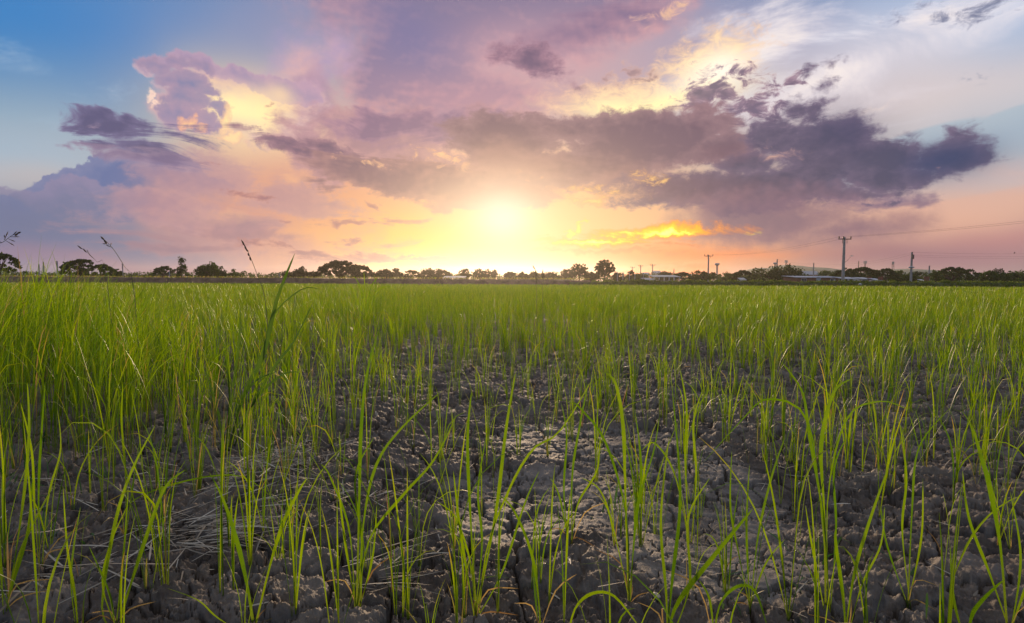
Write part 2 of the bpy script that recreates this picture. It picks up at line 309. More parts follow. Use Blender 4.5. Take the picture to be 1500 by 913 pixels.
# the layers are laid tile by tile (each tile holds only the layers that reach into it), so that a ray evaluates few of them
def background(col):
    bg = g.n('ShaderNodeBackground'); bg.inputs['Strength'].default_value = 0.10
    gm = g.n('ShaderNodeGamma'); gm.inputs['Gamma'].default_value = 1.26; g.put(gm.inputs['Color'], col)
    g.put(bg.inputs['Color'], g.vmath('SCALE', gm.outputs[0], scale=11.0)); return bg.outputs[0]
def split(coord, edge, lo, hi):
    m_ = g.n('ShaderNodeMixShader'); g.put(m_.inputs[0], g.math('GREATER_THAN', coord, edge)); g.put(m_.inputs[1], lo); g.put(m_.inputs[2], hi)
    return m_.outputs[0]
SHARED = dict(P=P, PT=PT, P0=P0, RELIEF=RELIEF)
for r_ in PR:
    if r_: SHARED['PR%d' % r_] = PR[r_]; SHARED['PRO%d' % r_] = PR0[r_]
for n_ in NOI: SHARED['N'+n_] = NOI[n_]
def tile(x0, y0, x1, y1):
    global g, P, PT, P0, RELIEF, PR, PR0, NOI
    ops = [f_ for (a0, b0, a1, b1), f_ in OPS if a0 < x1 and a1 > x0 and b0 < y1 and b1 > y0]
    ins = [('Color', 'Color')]+[(k_, 'Vector' if k_[0] == 'P' else 'Float') for k_ in SHARED]
    tg, gi, go = new_group('sky tile', ins, [('Color', 'Color')])
    keep = (g, P, PT, P0, RELIEF, PR, PR0, NOI); g = G(tg); q = gi.outputs
    P, PT, P0, RELIEF = q['P'], q['PT'], q['P0'], q['RELIEF']
    PR = {r_: (q['PR%d' % r_] if r_ else P) for r_ in ROTS}; PR0 = {r_: (q['PRO%d' % r_] if r_ else P0) for r_ in ROTS}
    NOI = {n_: q['N'+n_] for n_ in NOI}
    col = q['Color']
    for f_ in ops: col = f_(col)
    g.put(go.inputs[0], col)
    g, P, PT, P0, RELIEF, PR, PR0, NOI = keep
    o = g.n('ShaderNodeGroup'); o.node_tree = tg; g.put(o.inputs['Color'], c)
    for k_, v_ in SHARED.items(): g.put(o.inputs[k_], v_)
    return background(o.outputs[0])
plain = background(c)
def tree_x(edges, mk):
    if len(edges) == 2: return mk(edges[0], edges[1])
    h_ = len(edges)//2
    return split(az, edges[h_], tree_x(edges[:h_+1], mk), tree_x(edges[h_:], mk))
def tree_y(edges, mk):
    if len(edges) == 2: return mk(edges[0], edges[1])
    h_ = len(edges)//2
    return split(el, edges[h_], tree_y(edges[:h_+1], mk), tree_y(edges[h_:], mk))
AZE = [-50, -34, -26, -17, -8, 1, 9, 17, 25, 33, 50]; ELE = [-1, 4.5, 9, 14, 20, 45]
inner = tree_x(AZE, lambda x0, x1: tree_y(ELE, lambda y0, y1: tile(x0, y0, x1, y1)))
inside = g.math('MULTIPLY', g.math('LESS_THAN', g.math('ABSOLUTE', az), 50.0), g.math('MULTIPLY', g.math('GREATER_THAN', el, -1.0), g.math('LESS_THAN', el, 45.0)))
ms = g.n('ShaderNodeMixShader'); g.put(ms.inputs[0], inside); g.put(ms.inputs[1], plain); g.put(ms.inputs[2], inner)
out = g.n('ShaderNodeOutputWorld'); g.put(out.inputs['Surface'], ms.outputs[0])
world.cycles.sampling_method = 'NONE'
vs = SC.view_settings; vs.view_transform = 'Standard'; vs.look = 'None'; vs.exposure = 0.0; vs.gamma = 1.0; vs.use_curve_mapping = False
# ------------------------------------------------------------------ object helpers
def tag(o, label=None, cat=None, group=None, kind=None):
    if label: o['label'] = label
    if cat: o['category'] = cat
    if group: o['group'] = group
    if kind: o['kind'] = kind
    return o
def np_mesh(name, verts, faces, mats, parent=None, attrs=None, smooth=True, loc=(0, 0, 0)):
    """verts (n,3), faces (m,4) or (m,3) arrays -> linked object"""
    me = bpy.data.meshes.new(name); verts = np.asarray(verts, np.float32); faces = np.asarray(faces, np.int32)
    k = faces.shape[1]
    me.vertices.add(len(verts)); me.vertices.foreach_set('co', verts.ravel())
    me.loops.add(faces.size); me.loops.foreach_set('vertex_index', faces.ravel())
    me.polygons.add(len(faces)); me.polygons.foreach_set('loop_start', np.arange(0, faces.size, k, dtype=np.int32))
    me.update(calc_edges=True)
    if smooth: me.polygons.foreach_set('use_smooth', np.ones(len(faces), bool))
    for n_, a_ in (attrs or {}).items():
        at = me.attributes.new(n_, 'FLOAT_COLOR', 'POINT'); b_ = np.ones((len(verts), 4), np.float32); b_[:, :a_.shape[1]] = a_
        at.data.foreach_set('color', b_.ravel())
    for m_ in (mats if isinstance(mats, (list, tuple)) else [mats]): me.materials.append(m_)
    o = bpy.data.objects.new(name, me); COL.objects.link(o); o.location = loc
    if parent is not None: o.parent = parent
    return o
def empty(name, loc, rz=0.0):
    o = bpy.data.objects.new(name, None); COL.objects.link(o); o.location = loc; o.rotation_euler = (0, 0, rz); o.empty_display_size = .2
    return o
class MB:
    """collects boxes, tubes, lathes into one mesh"""
    def __init__(s): s.v = []; s.f = []
    def add(s, vs, fs):
        n = len(s.v); s.v += [tuple(p) for p in vs]; s.f += [tuple(i+n for i in q) for q in fs]
    def box(s, c, d, rz=0.0, rx=0.0, taper=1.0):
        M = Matrix.Translation(c) @ Matrix.Rotation(rz, 4, 'Z') @ Matrix.Rotation(rx, 4, 'X')
        vs = [M @ Vector((x*d[0]/2*(taper if z > 0 else 1), y*d[1]/2*(taper if z > 0 else 1), z*d[2]/2)) for x in (-1, 1) for y in (-1, 1) for z in (-1, 1)]
        s.add(vs, [(0, 1, 3, 2), (4, 6, 7, 5), (0, 4, 5, 1), (2, 3, 7, 6), (0, 2, 6, 4), (1, 5, 7, 3)]); return s
    def tube(s, pts, rad, n=8, cap=True):
        pts = [Vector(p) for p in pts]; rad = rad if hasattr(rad, '__len__') else [rad]*len(pts)
        vs = []; fs = []
        for i, p in enumerate(pts):
            t = (pts[min(i+1, len(pts)-1)]-pts[max(i-1, 0)]).normalized()
            a = t.orthogonal().normalized() if abs(t.z) < .9 else (Vector((1, 0, 0))-t*t.x).normalized(); b = t.cross(a)
            vs += [p+(a*math.cos(2*math.pi*j/n)+b*math.sin(2*math.pi*j/n))*rad[i] for j in range(n)]
        for i in range(len(pts)-1):
            fs += [(i*n+j, i*n+(j+1) % n, (i+1)*n+(j+1) % n, (i+1)*n+j) for j in range(n)]
        if cap: fs += [tuple(range(n-1, -1, -1)), tuple(range((len(pts)-1)*n, len(pts)*n))]
        s.add(vs, fs); return s
    def lathe(s, prof, c=(0, 0, 0), n=20):
        return s.tube([(c[0], c[1], c[2]+z) for r, z in prof], [max(r, 1e-3) for r, z in prof], n)
    def poly(s, vs, fs): s.add(vs, fs); return s
    def build(s, name, mat, parent=None, loc=(0, 0, 0), rz=0.0, smooth=False):
        me = bpy.data.meshes.new(name); me.from_pydata([tuple(p) for p in s.v], [], s.f); me.update()
        me.materials.append(mat)
        if smooth: me.polygons.foreach_set('use_smooth', [True]*len(me.polygons))
        o = bpy.data.objects.new(name, me); COL.objects.link(o); o.location = loc; o.rotation_euler = (0, 0, rz)
        if parent is not None: o.parent = parent
        return o
# ------------------------------------------------------------------ numpy noise
def _h(ix, iy, s):
    v = (ix.astype(np.int64)*374761393+iy.astype(np.int64)*668265263+s*1442695041) & 0xffffffff
    v = ((v ^ (v >> 13))*1274126177) & 0xffffffff
    v = ((v ^ (v >> 16))*2246822519) & 0xffffffff
    return ((v ^ (v >> 15)) & 0xffffff).astype(np.float32)/float(0xffffff)
def perlin(x, y, s=0):
    ix = np.floor(x); iy = np.floor(y); fx = (x-ix).astype(np.float32); fy = (y-iy).astype(np.float32)
    u = fx*fx*fx*(fx*(fx*6-15)+10); w = fy*fy*fy*(fy*(fy*6-15)+10)
    def gr(dx, dy):
        a = _h(ix+dx, iy+dy, s)*6.2831853
        return np.cos(a)*(fx-dx)+np.sin(a)*(fy-dy)
    a = gr(0, 0)*(1-u)+gr(1, 0)*u; b = gr(0, 1)*(1-u)+gr(1, 1)*u
    return (a*(1-w)+b*w)*1.5
def fbm(x, y, s=0, o=4, g_=.5):
    r = 0; a = 1.0
    for i in range(o): r = r+a*perlin(x*2**i, y*2**i, s+i*17); a *= g_
    return r
def voronoi(x, y, s=0):
    ix = np.floor(x); iy = np.floor(y); f1 = np.full(x.shape, 9., np.float32); f2 = f1.copy(); cid = np.zeros(x.shape, np.float32)
    for dx in (-1, 0, 1):
        for dy in (-1, 0, 1):
            px = ix+dx+_h(ix+dx, iy+dy, s)*.9; py = iy+dy+_h(ix+dx, iy+dy, s+5)*.9
            d = np.sqrt((x-px)**2+(y-py)**2).astype(np.float32)
            c_ = _h(ix+dx, iy+dy, s+9); nb = d < f1
            f2 = np.where(nb, f1, np.minimum(f2, d)); cid = np.where(nb, c_, cid); f1 = np.where(nb, d, f1)
    return f1, f2, cid
def sstep(x, a, b):
    t = np.clip((x-a)/(b-a), 0, 1); return t*t*(3-2*t)
FLATP = [(on_ground(960, 720), .65, .6), (on_ground(1040, 800), .45, .35), (on_ground(850, 650), .5, .45), (on_ground(720, 720), .18, .18), (on_ground(760, 760), .3, .25)]
def flatness(x, y):
    f = 0.0
    for c_, rx, ry in FLATP: f = np.maximum(f, np.exp(-(((x-c_.x)/rx)**2+((y-c_.y)/ry)**2)))
    return np.clip(f*1.3+.32*perlin(x*1.3+4, y*1.3, 77)*1.0, 0, 1)
def cells(x, y, s=0):
    """Voronoi plates: distance to the nearest border, cell id, and the place within the cell"""
    ix = np.floor(x); iy = np.floor(y); f1 = np.full(x.shape, 9., np.float32); f2 = f1.copy(); cid = np.zeros(x.shape, np.float32); ox = cid.copy(); oy = cid.copy()
    for dx in (-1, 0, 1):
        for dy in (-1, 0, 1):
            rx = (x-(ix+dx+_h(ix+dx, iy+dy, s)*.95)).astype(np.float32); ry = (y-(iy+dy+_h(ix+dx, iy+dy, s+5)*.95)).astype(np.float32)
            d = np.sqrt(rx*rx+ry*ry); c_ = _h(ix+dx, iy+dy, s+9); nb = d < f1
            f2 = np.where(nb, f1, np.minimum(f2, d)); cid = np.where(nb, c_, cid); ox = np.where(nb, rx, ox); oy = np.where(nb, ry, oy); f1 = np.where(nb, d, f1)
    return f2-f1, cid, ox, oy
def plates(x, y, sc, s, amp, tilt, edge):
    e, c_, ox, oy = cells(x*sc, y*sc, s)
    a_ = c_*97.0 % 1.0*6.2832; t_ = (c_*31.0 % 1.0)
    return (amp*(c_**1.3)+tilt*t_*(ox*np.cos(a_)+oy*np.sin(a_)))*sstep(e, 0, edge), e, c_
def mud_height(x, y, detail=True):
    x = x.astype(np.float64); y = y.astype(np.float64)
    h_ = .045*perlin(x*.55, y*.55, 3)+.035*perlin(x*1.4, y*1.4, 4)
    if not detail: return h_, np.zeros_like(h_), np.zeros_like(h_)
    q1 = fbm(x*6, y*6, 21, 4); q2 = fbm(x*6+9, y*6, 31, 4)
    wx = x+.045*q1; wy = y+.045*q2; vx = x+.018*q1+.008*perlin(x*34, y*34, 41); vy = y+.018*q2+.008*perlin(x*34+5, y*34, 51)
    fl = sstep(flatness(x, y), .35, .62); ro = 1-.86*fl
    p1, e1, c1 = plates(wx, wy, 5.0, 1, .034, .045, .30)
    p2, e2, c2 = plates(vx, vy, 12.5, 2, .018, .036, .42)
    p3, e3, c3 = plates(vx+.2, vy, 31, 3, .010, .018, .48)
    p4, e4, c4 = plates(x+.003*perlin(x*90, y*90, 71), y, 74, 4, .0046, .0075, .5)
    lump = sstep(perlin(x*2.3, y*2.3, 111), -.35, .45)
    h_ = h_+ro*(p1*.7+p2*(.25+.75*lump)+p3*(.35+.75*lump))+(.25+.75*ro)*p4+.014*(c1-.5)*fl
    h_ = h_+(.0022+.010*ro)*fbm(x*18, y*18, 61, 5, .62)
    big = sstep(perlin(x*1.1, y*1.1, 88), -.5, .0); wd = .035+.07*sstep(perlin(x*3, y*3, 8), -.2, .6)
    wd = wd*1.15; cr = (1-sstep(e1, wd*.5, wd*1.15))*big
    j, cj, _, _ = cells(wx*10+7, wy*10+2, 6); wd2 = .035+.06*sstep(perlin(x*5, y*5, 18), 0, .6)
    cr2 = (1-sstep(j, wd2*.35, wd2*1.2))*sstep(perlin(x*2.1, y*2.1, 98)+.35*fl, -.15, .25)
    h_ = h_-.070*cr-.032*cr2
    tone = np.clip(.45*c1+.35*c2+.2*c3, 0, 1)
    return h_, fl, tone
# one sheet to the horizon: fine in front of the camera, coarser with distance
fine = np.linspace(R(-47), R(47), 1250); side = np.linspace(R(47), R(313), 120)[1:-1]
AZS = np.concatenate([fine, side])
rr = [.25]
while rr[-1] < 13: rr.append(rr[-1]*(1+.0042 if rr[-1] > .85 else 1.02))
while rr[-1] < 1150: rr.append(rr[-1]*1.035)
RR = np.array(rr)
A_, R_ = np.meshgrid(AZS, RR); GX = R_*np.sin(A_); GY = R_*np.cos(A_)
H_ = np.zeros_like(GX); FL = np.zeros_like(GX); CK = np.zeros_like(GX)
nr = int(np.searchsorted(RR, 22)); nf = len(fine)
fx, fy = GX[:nr], GY[:nr]
h1, fl1, ck1 = mud_height(fx, fy)
far_f = 1-sstep(R_[:nr], 11, 22)
h0, _, _ = mud_height(fx, fy, False)
sidef = np.where(np.abs(A_[:nr]-0) > R(60), 0.0, 1.0)
h1 = h0+(h1-h0)*far_f
h1[:, nf:] = h0[:, nf:]
H_[:nr] = h1; FL[:nr] = fl1; CK[:nr] = ck1
h0, _, _ = mud_height(GX[nr:], GY[nr:], False); H_[nr:] = h0*np.clip(60/R_[nr:], 0, 1)
def coarse_z(x, y):
    h_, _, _ = mud_height(np.array([x], float), np.array([y], float), False); return float(h_[0])
na = len(AZS); nR = len(RR)
idx = np.arange(na*nR).reshape(nR, na); nx = np.roll(idx, -1, axis=1)
F_ = np.stack([idx[:-1], nx[:-1], nx[1:], idx[1:]], -1).reshape(-1, 4)[:, ::-1]
V_ = np.stack([GX, GY, H_], -1).reshape(-1, 3)
# ------------------------------------------------------------------ materials
def mat(name):
    m_ = bpy.data.materials.new(name); m_.use_nodes = True; t_ = m_.node_tree; t_.nodes.clear()
    g_ = G(t_); o = g_.n('ShaderNodeOutputMaterial'); return m_, g_, o
def simple(name, col, rough=.8, var=.25, scale=3.0, spec=.3, metal=0.0, bump=0.0):
    m_, q, o = mat(name)
    p_ = q.n('ShaderNodeBsdfPrincipled'); tc_ = q.n('ShaderNodeTexCoord').outputs['Object']
    nz_ = q.noise(tc_, scale, 5, .6, dim='3D')
    a = tuple(v*(1-var) for v in col[:3])+(1,); b = tuple(min(1, v*(1+var)) for v in col[:3])+(1,)
    q.put(p_.inputs['Base Color'], q.mix(q.smooth(nz_, .3, .7), a, b)); p_.inputs['Roughness'].default_value = rough
    p_.inputs['Specular IOR Level'].default_value = spec; p_.inputs['Metallic'].default_value = metal
    if bump:
        bp = q.n('ShaderNodeBump'); bp.inputs['Strength'].default_value = bump; bp.inputs['Distance'].default_value = .02
        q.put(bp.inputs['Height'], nz_); q.put(p_.inputs['Normal'], bp.outputs[0])
    q.put(o.inputs[0], p_.outputs[0]); return m_
M_MUD, q, o = mat('cracked mud')
p_ = q.n('ShaderNodeBsdfPrincipled'); oc = q.n('ShaderNodeTexCoord').outputs['Object']
at = q.n('ShaderNodeAttribute', attribute_name='mud'); sp = q.n('ShaderNodeSeparateColor'); q.put(sp.inputs[0], at.outputs['Color'])
fl_s, ck_s = sp.outputs[0], sp.outputs[1]
n1 = q.noise(oc, 2.2, 7, .6, dim='3D'); n2 = q.noise(oc, 26, 6, .65, dim='3D'); n3 = q.noise(oc, 160, 4, .6, dim='3D')
cbase = q.mix(q.smooth(n1, .35, .65), (.048, .033, .027, 1), (.112, .079, .060, 1))
cbase = q.mix(q.smooth(n2, .35, .7, 0, .55), cbase, (.18, .15, .13, 1))
cflat = q.mix(q.smooth(n2, .3, .7), (.145, .120, .104, 1), (.26, .225, .20, 1))
cc = q.mix(q.math('MULTIPLY', fl_s, q.smooth(n1, .3, .6, .35, 1.0)), cbase, cflat)
cc = q.mix(q.smooth(n3, .42, .72, 0, .35), cc, (.05, .042, .042, 1))
cc = q.mix(q.smooth(ck_s, .35, .85, 0, .55), cc, (.22, .19, .17, 1))      # drier, paler clods
cc = q.mix(q.smooth(ck_s, .40, .05, 0, .6), cc, (.045, .036, .034, 1))      # damper, darker ones
q.put(p_.inputs['Base Color'], cc); p_.inputs['Roughness'].default_value = .72; p_.inputs['Specular IOR Level'].default_value = .45
bp = q.n('ShaderNodeBump'); bp.inputs['Strength'].default_value = .9; bp.inputs['Distance'].default_value = .006
q.put(bp.inputs['Height'], q.math('MULTIPLY_ADD', n3, .35, n2)); q.put(p_.inputs['Normal'], bp.outputs[0])
q.put(o.inputs[0], p_.outputs[0])
gr = np_mesh('ground', V_, F_, M_MUD, attrs={'mud': np.stack([FL.ravel(), CK.ravel(), np.zeros(FL.size)], -1)})
tag(gr, 'dark cracked dry mud of the paddy field', kind='structure')
# height lookup on the fine sheet
LR = np.log(RR)
def gz(x, y):
    x = np.atleast_1d(x).astype(float); y = np.atleast_1d(y).astype(float)
    r = np.hypot(x, y); a = np.arctan2(x, y)
    i = np.clip(np.searchsorted(RR, r), 0, nR-1); j = np.clip(np.searchsorted(fine, a), 0, nf-1)
    return H_[i, j]
# ------------------------------------------------------------------ leaves
def leaf_mat(name, g0, g1, g2, trans=.5):
    m_, q, o = mat(name)
    at = q.n('ShaderNodeAttribute', attribute_name='leaf'); sp = q.n('ShaderNodeSeparateColor'); q.put(sp.inputs[0], at.outputs['Color'])
    rnd, s_, dry = sp.outputs[0], sp.outputs[1], sp.outputs[2]
    oc = q.n('ShaderNodeTexCoord').outputs['Object']
    n1 = q.noise(oc, 9, 3, .6, dim='3D')
    c_ = q.mix(q.smooth(q.math('MULTIPLY_ADD', n1, .5, q.math('MULTIPLY', rnd, .75)), .15, 1.0), g0, g1)
    c_ = q.mix(q.smooth(s_, .28, .0, 0, .75), c_, g2)                       # paler sheath at the foot
    tipf = q.math('MULTIPLY', q.smooth(q.math('MULTIPLY_ADD', n1, .25, s_), .80, 1.05), q.smooth(rnd, .72, 1.0))
    c_ = q.mix(tipf, c_, (.42, .30, .06, 1))
    c_ = q.mix(dry, c_, q.mix(rnd, (.20, .12, .055, 1), (.40, .29, .12, 1)))
    p_ = q.n('ShaderNodeBsdfPrincipled'); q.put(p_.inputs['Base Color'], c_); p_.inputs['Roughness'].default_value = .42; p_.inputs['Specular IOR Level'].default_value = .35
    tr = q.n('ShaderNodeBsdfTranslucent')
    hs = q.n('ShaderNodeHueSaturation'); hs.inputs['Saturation'].default_value = 1.08; hs.inputs['Value'].default_value = 1.7; hs.inputs['Hue'].default_value = .488
    q.put(hs.inputs['Color'], c_); q.put(tr.inputs['Color'], hs.outputs[0])
    ms_ = q.n('ShaderNodeMixShader'); ms_.inputs[0].default_value = trans; q.put(ms_.inputs[1], p_.outputs[0]); q.put(ms_.inputs[2], tr.outputs[0])
    q.put(o.inputs[0], ms_.outputs[0]); return m_
M_RICE = leaf_mat('rice leaf', (.055, .135, .010, 1), (.205, .315, .014, 1), (.150, .190, .030, 1))
M_WEED = leaf_mat('weed leaf', (.030, .085, .030, 1), (.060, .140, .035, 1), (.05, .08, .03, 1), .35)
def blades(base, az, th0, s0, bend, pw, L, W, sw, rnd, dry, k=6, tw=None, fold=True):
    """arrays of n blades -> verts, faces, attribute"""
    n = len(az); s = np.linspace(0, 1, k+1)[None, :]
    s0 = s0[:, None]; u = np.clip((s-s0)/(1-s0), 0, 1)
    th = th0[:, None]+bend[:, None]*u**pw[:, None]
    ds = (L/k)[:, None]
    thm = (th[:, 1:]+th[:, :-1])/2
    r = np.concatenate([np.zeros((n, 1)), np.cumsum(np.sin(thm)*ds, 1)], 1); z = np.concatenate([np.zeros((n, 1)), np.cumsum(np.cos(thm)*ds, 1)], 1)
    ca, sa = np.cos(az)[:, None], np.sin(az)[:, None]
    P_ = np.stack([base[:, 0:1]+r*ca, base[:, 1:2]+r*sa, base[:, 2:3]+z], -1)
    if tw is None: tw = np.zeros(n)
    tws = tw[:, None]*(.3+.7*s)
    N_ = np.stack([np.cos(th)*ca, np.cos(th)*sa, -np.sin(th)], -1)              # leaf normal
    S_ = np.stack([-sa+0*r, ca+0*r, 0*r], -1)
    side = S_*np.cos(tws)[..., None]+N_*np.sin(tws)[..., None]; nrm = N_*np.cos(tws)[..., None]-S_*np.sin(tws)[..., None]
    w = np.where(u > 0, sw[:, None]+(W-sw)[:, None]*np.clip(u*5, 0, 1)**.8, sw[:, None])*np.clip((1-s), 0, 1)**.0
    w = w*np.where(u > 0, np.clip(1-u, 0, 1)**.62*(1+.25*u), 1.0)
    w = np.maximum(w, .0004)[..., None]/2
    at_ = lambda m: np.repeat(np.stack([np.repeat(rnd[:, None], k+1, 1), np.repeat(s, n, 0), np.repeat(dry[:, None], k+1, 1)], -1)[:, :, None, :], m, 2).reshape(-1, 3)
    if fold:
        V = np.stack([P_-side*w+nrm*w*.45, P_, P_+side*w+nrm*w*.45], 2); m = 3
    else:
        V = np.stack([P_-side*w, P_+side*w], 2); m = 2
    V = V.reshape(-1, 3)
    b = (np.arange(n)*(k+1)*m)[:, None, None]+(np.arange(k)*m)[None, :, None]+np.arange(m-1)[None, None, :]
    F = np.stack([b, b+1, b+1+m, b+m], -1).reshape(-1, 4)
    return V, F, at_(m)
def merge(parts):
    vs, fs, as_, n = [], [], [], 0
    for v, f, a in parts: vs.append(v); fs.append(f+n); as_.append(a); n += len(v)
    return np.concatenate(vs), np.concatenate(fs), np.concatenate(as_)
U = RNG.uniform
def plant_blades(bx, by, bz, hgt, k, nt=(2, 5), leaf=(2, 4), wmul=1.0, droop=1.0, fold=True, dryp=.07):
    """arrays of plants -> one call of blades() (each plant: a few tillers, each with 2-4 leaves leaving it in turn)"""
    rows = []
    npl = len(bx)
    tl = RNG.integers(nt[0], nt[1], npl)
    pi = np.repeat(np.arange(npl), tl)                                        # tillers
    ta = U(0, 2*np.pi, len(pi)); lean = np.abs(RNG.normal(0, .13, len(pi))); off = U(.002, .018, len(pi))*wmul
    th = hgt[pi]*U(.62, 1.08, len(pi))
    nl = RNG.integers(leaf[0], leaf[1], len(pi))
    ti = np.repeat(np.arange(len(pi)), nl); p2 = pi[ti]; n = len(ti)
    order = np.arange(n)-np.repeat(np.cumsum(nl)-nl, nl); frac = (order+U(.2, .9, n))/nl[ti]
    a = ta[ti]+(order % 2)*np.pi+RNG.normal(0, .5, n)
    kind = U(0, 1, n)
    bend = np.where(kind < .5, U(.05, .5, n), np.where(kind < .82, U(.5, 1.3, n), U(1.3, 2.6, n)))*droop
    L_ = th[ti]*U(.85, 1.1, n)*np.where(kind > .9, 1.12, 1)
    s0 = np.clip(.12+.42*frac*U(.8, 1.1, n), .1, .6)
    base = np.stack([bx[p2]+np.cos(ta[ti])*off[ti], by[p2]+np.sin(ta[ti])*off[ti], bz[p2]-.012], -1)
    wd = U(.0038, .0082, n)*wmul*(hgt[p2]/.55)**.5
    dry = (U(0, 1, n) < dryp).astype(float)*U(.5, 1, n); L_ = np.where(dry > 0, L_*U(.35, .7, n), L_)
    return blades(base, a, lean[ti]*U(.6, 1.4, n), s0, bend, U(1.2, 2.4, n), L_, wd, np.minimum(.0042*wmul, wd*.7), U(0, 1, n), dry, k, RNG.normal(0, .8, n), fold)
HFOV = R(43.5)
def scatter(r0, r1, dens, amax=R(50)):
    n = RNG.poisson(dens*amax*(r1*r1-r0*r0)); r = np.sqrt(U(r0*r0, r1*r1, n)); a = U(-amax, amax, n)
    return r*np.sin(a), r*np.cos(a)
def field_edge(x): # far edge of the paddy (m ahead)
    return np.where(x < 10, 78.0, 78+ (np.minimum(x, 80)-10)*.1)
# ---- every plant of the near field
xs, ys = scatter(.95, 4.6, 44)
d = np.hypot(xs, ys); patch = perlin(xs*1.1+3, ys*1.1+8, 200); patch2 = perlin(xs*3, ys*3, 210)
leftn = np.clip((-xs-.15*ys-.2)/1.2, 0, 1)
want = np.where(d < 2.7, 17, 17+(d-2.7)*6)*(1+.9*patch+.8*patch2)*(1+.25*leftn*(d > 2.0))
want = want*(1-.55*sstep(flatness(xs, ys), .45, .9))
keep = U(0, 44, len(xs)) < want
keep &= ~((np.abs(xs) < .25) & (ys < 1.15))
xs, ys, d, leftn = xs[keep], ys[keep], d[keep], leftn[keep]
near_n = len(xs)
NEAR = [(x, y, np.clip(RNG.normal(.45, .10), .20, .68)*(1+.25*l_)) for x, y, l_ in zip(xs, ys, leftn)]
def in_view(x, y, m_=0.0):
    return abs(math.atan2(x, y)) < HFOV+m_
inv = sorted([p for p in NEAR if in_view(p[0], p[1], .03) and math.hypot(p[0], p[1]) > 1.15], key=lambda p: math.hypot(p[0], p[1]))
_in = set(inv[:275]); outv = [p for p in NEAR if p not in _in]
GROUP_R = 'young rice plants growing in the cracked mud of the near field'
def zone(x, y):
    d_ = math.hypot(x, y); a_ = math.degrees(math.atan2(x, y))
    s_ = 'left' if a_ < -14 else ('right' if a_ > 14 else 'middle')
    return s_, ('bottom edge' if d_ < 2.1 else ('lower' if d_ < 3.0 else 'mid'))
for (x, y, hh) in inv[:275]:
    z = float(gz(x, y)[0]); kk = 9 if y < 2.6 else 7
    V, F, A = plant_blades(np.zeros(1), np.zeros(1), np.zeros(1), np.array([hh]), kk, nt=(1, 4), leaf=(2, 4), dryp=.14)
    o = np_mesh('rice_plant', V, F, M_RICE, attrs={'leaf': A}, loc=(x, y, z))
    s_, b_ = zone(x, y)
    tag(o, {'left': 'green young rice clump rooted in bare mud on the left side of the near field', 'middle': 'green young rice clump rooted in cracked mud at the centre of the near field',
            'right': 'green young rice clump rooted in lumpy mud on the right side of the near field'}[s_], 'rice plant', GROUP_R)
# ---- the rest of the field, far too many to count, as one standing crop
bits = []
def bulk(x, y, hgt, k, **kw):
    if len(x): bits.append(plant_blades(x, y, gz(x, y), hgt, k, **kw))
ox = np.array([p[0] for p in outv]); oy = np.array([p[1] for p in outv]); oh = np.array([p[2] for p in outv]); bulk(ox, oy, oh, 6, fold=False, nt=(1, 4))
x, y = scatter(4.6, 9, 62); d = np.hypot(x, y); pt = perlin(x*.8, y*.8, 201)+.6*perlin(x*2.5, y*2.5, 202)
leftn = np.clip((-x-.15*y-.2)/1.5, 0, 1)
k_ = U(0, 62, len(x)) < (14+(d-4.6)*4.2)*(1+.9*pt)*(1+.45*leftn); x, y, leftn = x[k_], y[k_], leftn[k_]
bulk(x, y, np.clip(RNG.normal(.46, .09, len(x)), .24, .68)*(1+.25*leftn), 6, fold=False, nt=(2, 4))
x, y = scatter(9, 20, 40); k_ = U(0, 1, len(x)) < np.clip(.62+.38*(np.hypot(x, y)-9)/5+.25*perlin(x*.5, y*.5, 207), 0, 1); x, y = x[k_], y[k_]; bulk(x, y, np.clip(RNG.normal(.50, .08, len(x)), .3, .72), 4, fold=False, nt=(2, 4), leaf=(2, 4), wmul=1.1)
x, y = scatter(20, 42, 13); bulk(x, y, np.clip(RNG.normal(.53, .08, len(x)), .35, .75), 3, fold=False, nt=(3, 5), leaf=(2, 4), wmul=1.8)
x, y = scatter(42, 95, 4.2); k_ = y < field_edge(x); x, y = x[k_], y[k_]
bulk(x, y, np.clip(RNG.normal(.50, .05, len(x)), .36, .62), 3, fold=False, nt=(3, 5), leaf=(2, 4), wmul=4.5)
V, F, A = merge(bits)
o = np_mesh('rice_field', V, F, M_RICE, attrs={'leaf': A})
tag(o, 'dense green young rice covering the paddy to its far edge', 'rice crop', kind='stuff')
# ---- taller rank grass on the left
bits = []
n = 1000; t_ = U(0, 1, n)
x = U(-7.5, -1.1, n); y = U(3.2, 8.5, n)
k_ = (x < -.66*y+.65+.45*perlin(y*1.3, x, 44)) & (U(0, 1, n) < np.clip((-x-.45*y)/1.3+.35, .12, 1)); x, y = x[k_], y[k_]
edge = np.clip((-x-.5*y+.4)/2.2, 0, 1)
hh = .5+.72*edge*U(.5, 1.1, len(x))
# the grass leans to the right with the breeze
npl = len(x); nb = 7; pi = np.repeat(np.arange(npl), nb); n = len(pi)
base = np.stack([x[pi]+RNG.normal(0, .02, n), y[pi]+RNG.normal(0, .02, n), gz(x, y)[pi]-.01], -1)
bits.append(blades(base, RNG.normal(.2, 1.1, n), np.abs(RNG.normal(.1, .09, n)), U(.1, .45, n), U(.15, 1.5, n), U(1.2, 2.2, n), hh[pi]*U(.7, 1.1, n), U(.004, .009, n), np.full(n, .003), U(0, .9, n), (U(0, 1, n) < .04)*.8, 7, RNG.normal(0, .5, n), False))
V, F, A = merge(bits)
o = np_mesh('tall_grass', V, F, M_RICE, attrs={'leaf': A}); tag(o, 'thick stand of taller green grass leaning right at the left edge', 'grass', kind='stuff')
